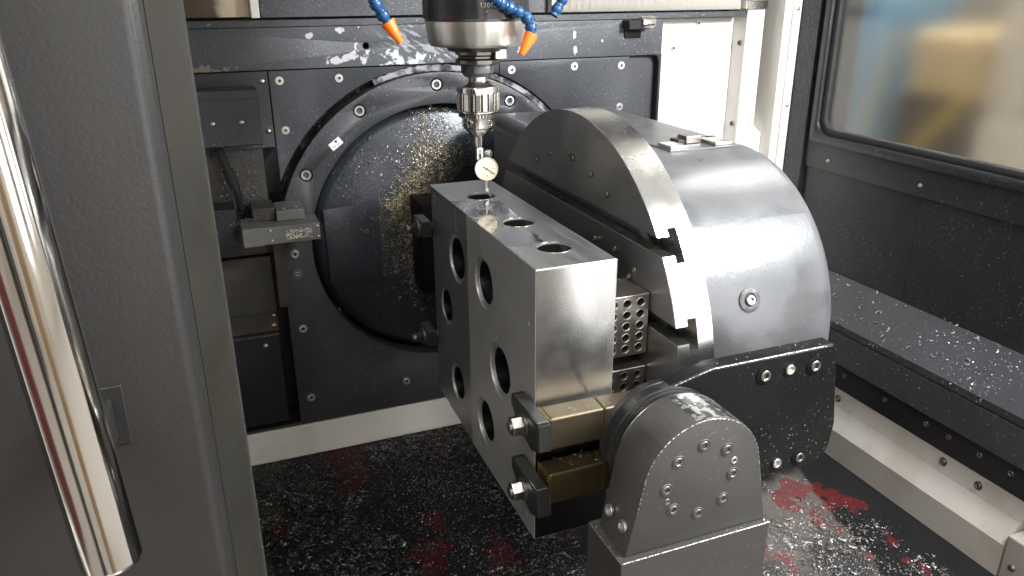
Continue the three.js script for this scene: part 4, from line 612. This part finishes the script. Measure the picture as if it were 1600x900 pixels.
// ================================================================ BAY LAMP (outside the machine, right of the frame)
{
  const [p, t, w, h, i, c, glow] = LIGHTS.bay; const o = thing('bay_lamp', 'square bay lamp hanging over the right side of the machine', 'lamp', p.toArray());
  const d = t.clone().sub(p).normalize(); o.quaternion.setFromUnitVectors(V(0, 0, 1), d);
  const add = (n, g, m) => { const q = new THREE.Mesh(g, m); q.name = n; q.castShadow = q.receiveShadow = true; o.add(q); };
  add('lamp_body', bx(-w / 2 - 0.02, w / 2 + 0.02, -h / 2 - 0.02, h / 2 + 0.02, -0.06, -0.012, 0.004), M.white); add('diffuser', bx(-w / 2, w / 2, -h / 2, h / 2, -0.0115, -0.004, 0), GLOW(glow, c));
  areaLight(p, t, w, h, i, c);
}

// ================================================================ WORK LAMP (inside the machine, above the frame)
{
  const [p, t, w, h, i, c, glow] = LIGHTS.work; const o = thing('work_lamp', 'strip work lamp inside the machine, in the front right corner', 'lamp', p.toArray());
  const d = t.clone().sub(p).normalize(); o.quaternion.setFromUnitVectors(V(0, 0, 1), d);
  const add = (n, g, m) => { const q = new THREE.Mesh(g, m); q.name = n; q.castShadow = q.receiveShadow = true; o.add(q); };
  add('lamp_body', bx(-w / 2 - 0.02, w / 2 + 0.02, -h / 2 - 0.02, h / 2 + 0.02, -0.06, -0.012, 0.004), M.white); add('diffuser', bx(-w / 2, w / 2, -h / 2, h / 2, -0.0115, -0.004, 0), GLOW(glow, c));
  const l = new THREE.RectAreaLight(new THREE.Color().setRGB(...c), i, w, h); l.position.copy(p); l.quaternion.copy(o.quaternion).multiply(new THREE.Quaternion().setFromAxisAngle(V(0, 1, 0), Math.PI)); l.castShadow = true; scene.add(l);
}

// ================================================================ METAL CHIPS (uncountable)
function chipGeo(size) {   // one curled sliver, lying on y = 0
  const n = 5, R = size * rr(0.35, 1.3), span = rr(0.8, 2.6), w = rr(0.0005, 0.0013), tw = rr(-1, 1), p = [], id = [];
  for (let k = 0; k <= n; k++) { const a = (k / n - 0.5) * span, ww = w * (k === 0 || k === n ? 0.35 : 1), x = R * Math.sin(a), z = R * (1 - Math.cos(a)), ti = tw * (k / n - 0.5) + 0.5, y = 0.0009 + 0.35 * ww * Math.sin(ti) + 0.0011 * k / n * Math.abs(tw); p.push(x, y + ww * Math.sin(ti), z + ww * Math.cos(ti), x, y - 0.25 * ww * Math.sin(ti), z - ww * Math.cos(ti)); if (k < n) { const i = k * 2; id.push(i, i + 1, i + 2, i + 1, i + 3, i + 2); } }
  const g = new THREE.BufferGeometry(); g.setAttribute('position', new THREE.Float32BufferAttribute(p, 3)); g.setIndex(id); g.computeVertexNormals(); const f = g.toNonIndexed(); f.setAttribute('uv', new THREE.BufferAttribute(new Float32Array(f.attributes.position.count * 2), 2)); return f;
}
function cluster(n, spread, s0, s1) { const out = []; for (let k = 0; k < n; k++) { const g = chipGeo(rr(s0, s1)); g.rotateY(rnd() * 6.28); const a = rnd() * 6.28, r = spread * Math.sqrt(rnd()); g.translate(r * Math.cos(a), rnd() * 0.0004, r * Math.sin(a)); out.push(g); } return mergeGeometries(out); }
function strew(label, geo, mat, n, place) {   // place() -> [position, up]
  const m = new THREE.InstancedMesh(geo, mat, n); m.name = numbered('metal_chips'); m.castShadow = m.receiveShadow = true; const q = new THREE.Quaternion(), q2 = new THREE.Quaternion(), mt = new THREE.Matrix4(), c = new THREE.Color();
  for (let k = 0; k < n; k++) { const [p, u, s = 1] = place(); q.setFromUnitVectors(V(0, 1, 0), u); q2.setFromAxisAngle(V(0, 1, 0), rnd() * 6.28); mt.compose(p, q.multiply(q2), V(s, s, s)); m.setMatrixAt(k, mt); const b = 0.32 + 0.78 * rnd() ** 1.6; m.setColorAt(k, c.setRGB(b, b, b * rr(0.95, 1.05))); }
  scene.add(m); return tag(m, label, 'metal chips', null, 'stuff');
}
{
  const up = V(0, 1, 0), back = V(0, 0, 1), dens = (x, z) => { const n = fbm((x + 1) / 2, (z + 1) / 2, 12, 12, 4, 701); return ss(0.38, 0.62, n); };
  const pick = (x0, x1, z0, z1, y, f) => () => { for (let t = 0; t < 40; t++) { const x = rr(x0, x1), z = rr(z0, z1); if (rnd() < f(x, z)) return [V(x, y + 0.004 * rnd() * ss(0.5, 0.9, dens(x, z)), z), up, rr(0.45, 1.35)]; } return [V(rr(x0, x1), y, rr(z0, z1)), up, 0.6]; };
  const cA = cluster(7, 0.013, 0.0012, 0.0050), cB = cluster(3, 0.006, 0.001, 0.003), one = cluster(1, 0, 0.0014, 0.003), dust = cluster(14, 0.016, 0.0004, 0.0010);
  strew('grey metal chips strewn thickly over the black floor left of the block', cA, M.chipDark, 1500, pick(-0.34, 0.13, -0.34, 0.34, -0.659, (x, z) => 0.10 + 0.9 * dens(x, z)));
  strew('bright chips glinting here and there on the black floor left of the block', one, std([0.75, 0.75, 0.77], 0.3, 0.6, { side: THREE.DoubleSide }), 420, pick(-0.33, 0.13, -0.33, 0.34, -0.6575, (x, z) => 0.12 + 0.88 * dens(x, z)));
  strew('fine dark metal chips bedded into the floor left of the block', dust, std([0.22, 0.22, 0.23], 0.4, 0.8, { side: THREE.DoubleSide }), 2200, pick(-0.34, 0.14, -0.35, 0.36, -0.6592, (x, z) => 0.25 + 0.75 * dens(x + 0.3, z)));
  strew('pale metal chips on the reddish floor right of the tailstock', cA, M.chip, 200, pick(0.33, 0.60, 0.02, 0.45, -0.659, (x, z) => ss(0.60, 0.48, x - 0.2 * (z - 0.1)) * (0.25 + 0.75 * dens(x, z))));
  strew('fine metal chips on the reddish floor right of the tailstock', dust, std([0.50, 0.48, 0.46], 0.4, 0.5, { side: THREE.DoubleSide }), 800, pick(0.30, 0.60, 0.0, 0.45, -0.6592, (x, z) => ss(0.62, 0.45, x - 0.2 * (z - 0.1)) * (0.3 + 0.7 * dens(x, z))));
  const sl = V(-0.0585, 0.0655, 0).normalize();
  strew('curled bright chips lying on the sloping shelf of the right wall', cluster(6, 0.035, 0.0012, 0.0062), M.chip, 62, () => { const t = rnd(), z = rr(-0.16, 0.45); return [V(0.755 - 0.065 * t, -0.3748 - 0.0583 * t, z).addScaledVector(sl, 0.0002), sl, rr(0.6, 1.3)]; });
  strew('single chips clinging to the black right wall', one, M.chip, 90, () => [V(0.7555, rr(-0.365, -0.2), rr(-0.24, 0.35)), V(-1, 0, 0), rr(0.4, 0.8)]);
  strew('single chips clinging to the apron below the shelf', one, M.chip, 26, () => { const t = rnd(); return [V(0.6885 - 0.0165 * t, -0.4475 - 0.0465 * t, rr(-0.1, 0.4)), V(-0.94, 0.33, 0).normalize(), rr(0.6, 1.4)]; });
  strew('golden chips clinging to the dark drive disc behind the block', cluster(4, 0.010, 0.0005, 0.0013), M.chipGold, 1900, () => { for (;;) { const x = rr(-0.10, 0.14), y = -0.22 + 0.075 * (rnd() + rnd() + rnd() + rnd() - 2) * 1.7; const c0 = 0.036 - 0.04 * ss(-0.14, -0.22, y); if (rnd() < Math.exp(-(((x - c0) / 0.032) ** 2)) * (y > -0.24 ? 1 : 0.6)) return [V(x, y, x > -0.148 && x < -0.055 && y < -0.205 ? -0.3652 : -0.3698), back, rr(0.5, 1.2)]; } });
  strew('pale chips scattered over the upper left of the drive disc', cluster(2, 0.006, 0.0006, 0.0016), M.chip, 900, () => { for (;;) { const x = rr(-0.16, 0.12), y = rr(-0.48, -0.06); if (Math.hypot(x - 0.053, y + 0.274) < 0.2 && rnd() < ss(-0.14, 0.0, x) * ss(-0.5, -0.1, y)) return [V(x, y, -0.3698), back, rr(0.4, 0.9)]; } });
  strew('tiny chips clinging to the plates of the back wall', one, M.chip, 760, () => { const k = rnd(); return k < 0.4 ? [V(rr(-0.33, 0.46), rr(0.017, 0.075), -0.3498), back, rr(0.3, 0.75)] : k < 0.75 ? [V(rr(0.30, 0.405), rr(-0.13, 0.012), -0.3518), back, rr(0.3, 0.6)] : [V(rr(-0.21, 0.24), rr(0.095, 0.13), -0.3558), back, rr(0.3, 0.7)]; });
  strew('chips stuck to the wall around the sensor at the left', one, M.chip, 120, () => [V(rr(-0.335, -0.235), rr(-0.26, -0.105), -0.3638), back, rr(0.5, 1.2)]);
  strew('swarf packed into the groove around the arched flange', dust, std([0.30, 0.28, 0.26], 0.6, 0.1, { side: THREE.DoubleSide }), 170, () => { const a = rr(0.45, 3.05), r = 0.2825 + rr(-0.006, 0.006); return [V(0.053 + r * Math.cos(a), -0.274 + r * Math.sin(a), -0.3655 + 0.012 * rnd()), back, rr(0.2, 0.6)]; });
  strew('wet chips heaped around the cable and on the tool sensor', cB, M.chip, 60, () => rnd() < 0.6 ? [V(-0.277 + rr(-0.016, 0.016), -0.2025 + rr(0, 0.004), -0.30 + rr(-0.014, 0.02)), up, rr(0.6, 1.3)] : [V(rr(-0.30, -0.25), rr(-0.20, -0.15), -0.3635), back, rr(0.5, 1.2)]);
  strew('chips stuck to the arched flange', one, M.chip, 70, () => { const a = rr(0.6, 3.3), r = rr(0.228, 0.274); return [V(0.053 + r * Math.cos(a), -0.274 + r * Math.sin(a), -0.3498), back, rr(0.35, 0.9)]; });
  strew('tiny chips on the black front arm', one, M.chip, 60, () => [V(rr(0.12, 0.262), rr(-0.342, -0.21), 0.3702), back, rr(0.3, 0.6)]);
  strew('chips on the top edge of the front arm', one, M.chip, 22, () => [V(rr(0.105, 0.245), -0.2058, rr(0.353, 0.367)), up, rr(0.4, 0.9)]);
  strew('tiny chips on the T-slotted faceplate', one, M.chip, 120, () => { for (;;) { const z = rr(-0.2, 0.31), y = rr(-0.25, -0.015); if (Math.hypot(z - 0.056, y + 0.275) < 0.262 && [-0.1165, -0.1985].every(s => Math.abs(y - s) > 0.009)) return [V(0.0993, y, z), V(-1, 0, 0), rr(0.3, 0.7)]; } });
  strew('tiny chips on the top of the table housing', one, M.chip, 60, () => [V(rr(0.15, 0.34), -0.0618, rr(-0.28, 0.07)), up, rr(0.4, 0.8)]);
  strew('chips caught on the brass bars and clamp straps', cB, M.chip, 16, () => { const k = rnd() < 0.7; return [V(rr(-0.035, 0.03), k ? -0.322 : -0.2585, rr(0.292, 0.313)), up, rr(0.5, 0.9)]; });
  strew('chips on the riser blocks', cB, M.chip, 14, () => [V(rr(0.05, 0.096), rnd() < 0.5 ? -0.1695 : -0.254, rr(0.205, 0.245)), up, rr(0.5, 0.9)]);
  strew('small chips along the edges of the tailstock', one, M.chip, 60, () => rnd() < 0.5 ? [V(rr(-0.02, 0.126), -0.3363, rr(0.4365, 0.441)), up, rr(0.3, 0.7)] : [V(rr(-0.028, -0.021), -0.3363, rr(0.385, 0.44)), up, rr(0.4, 0.8)]);
  strew('flecks of chips on the door edge', one, M.chip, 46, () => { const t = Math.pow(rnd(), 2.2); return [V(-0.3324 + 0.0174 * t, rr(-0.30, 0.13), 0.4563 - 0.0403 * t), V(0.93, 0, 0.36).normalize(), rr(0.12, 0.32)]; });
  strew('dark specks and slivers on the white trim', one, std([0.08, 0.075, 0.07], 0.5, 0.5, { side: THREE.DoubleSide }), 40, () => { const t = rnd(); return [V(0.676 - 0.023 * t, -0.575 - 0.031 * t, rr(0.0, 0.33)), V(-0.8, 0.6, 0).normalize(), rr(0.3, 0.9)]; });
  strew('tiny chips on the window frame and lower door', one, M.chip, 24, () => [V(0.7415, rr(-0.142, -0.13), rr(-0.24, 0.3)), V(-1, 0, 0), rr(0.3, 0.6)]);
  strew('specks of swarf on the lower window pane', one, M.chip, 60, () => [V(0.7557, -0.112 + 0.5 * rnd() ** 2.5, rr(-0.21, 0.3)), V(-1, 0, 0), rr(0.15, 0.5)]);
  strew('wet chips on the black sealing strip', one, M.chip, 70, () => [V(0.7458, rr(-0.25, 0.1), rr(-0.312, -0.27)), V(-1, 0, 0), rr(0.3, 0.9)]);
}
scene.traverse(o => { if (o.isMesh) { o.castShadow = true; o.receiveShadow = true; } });
renderer.render(scene, camera);
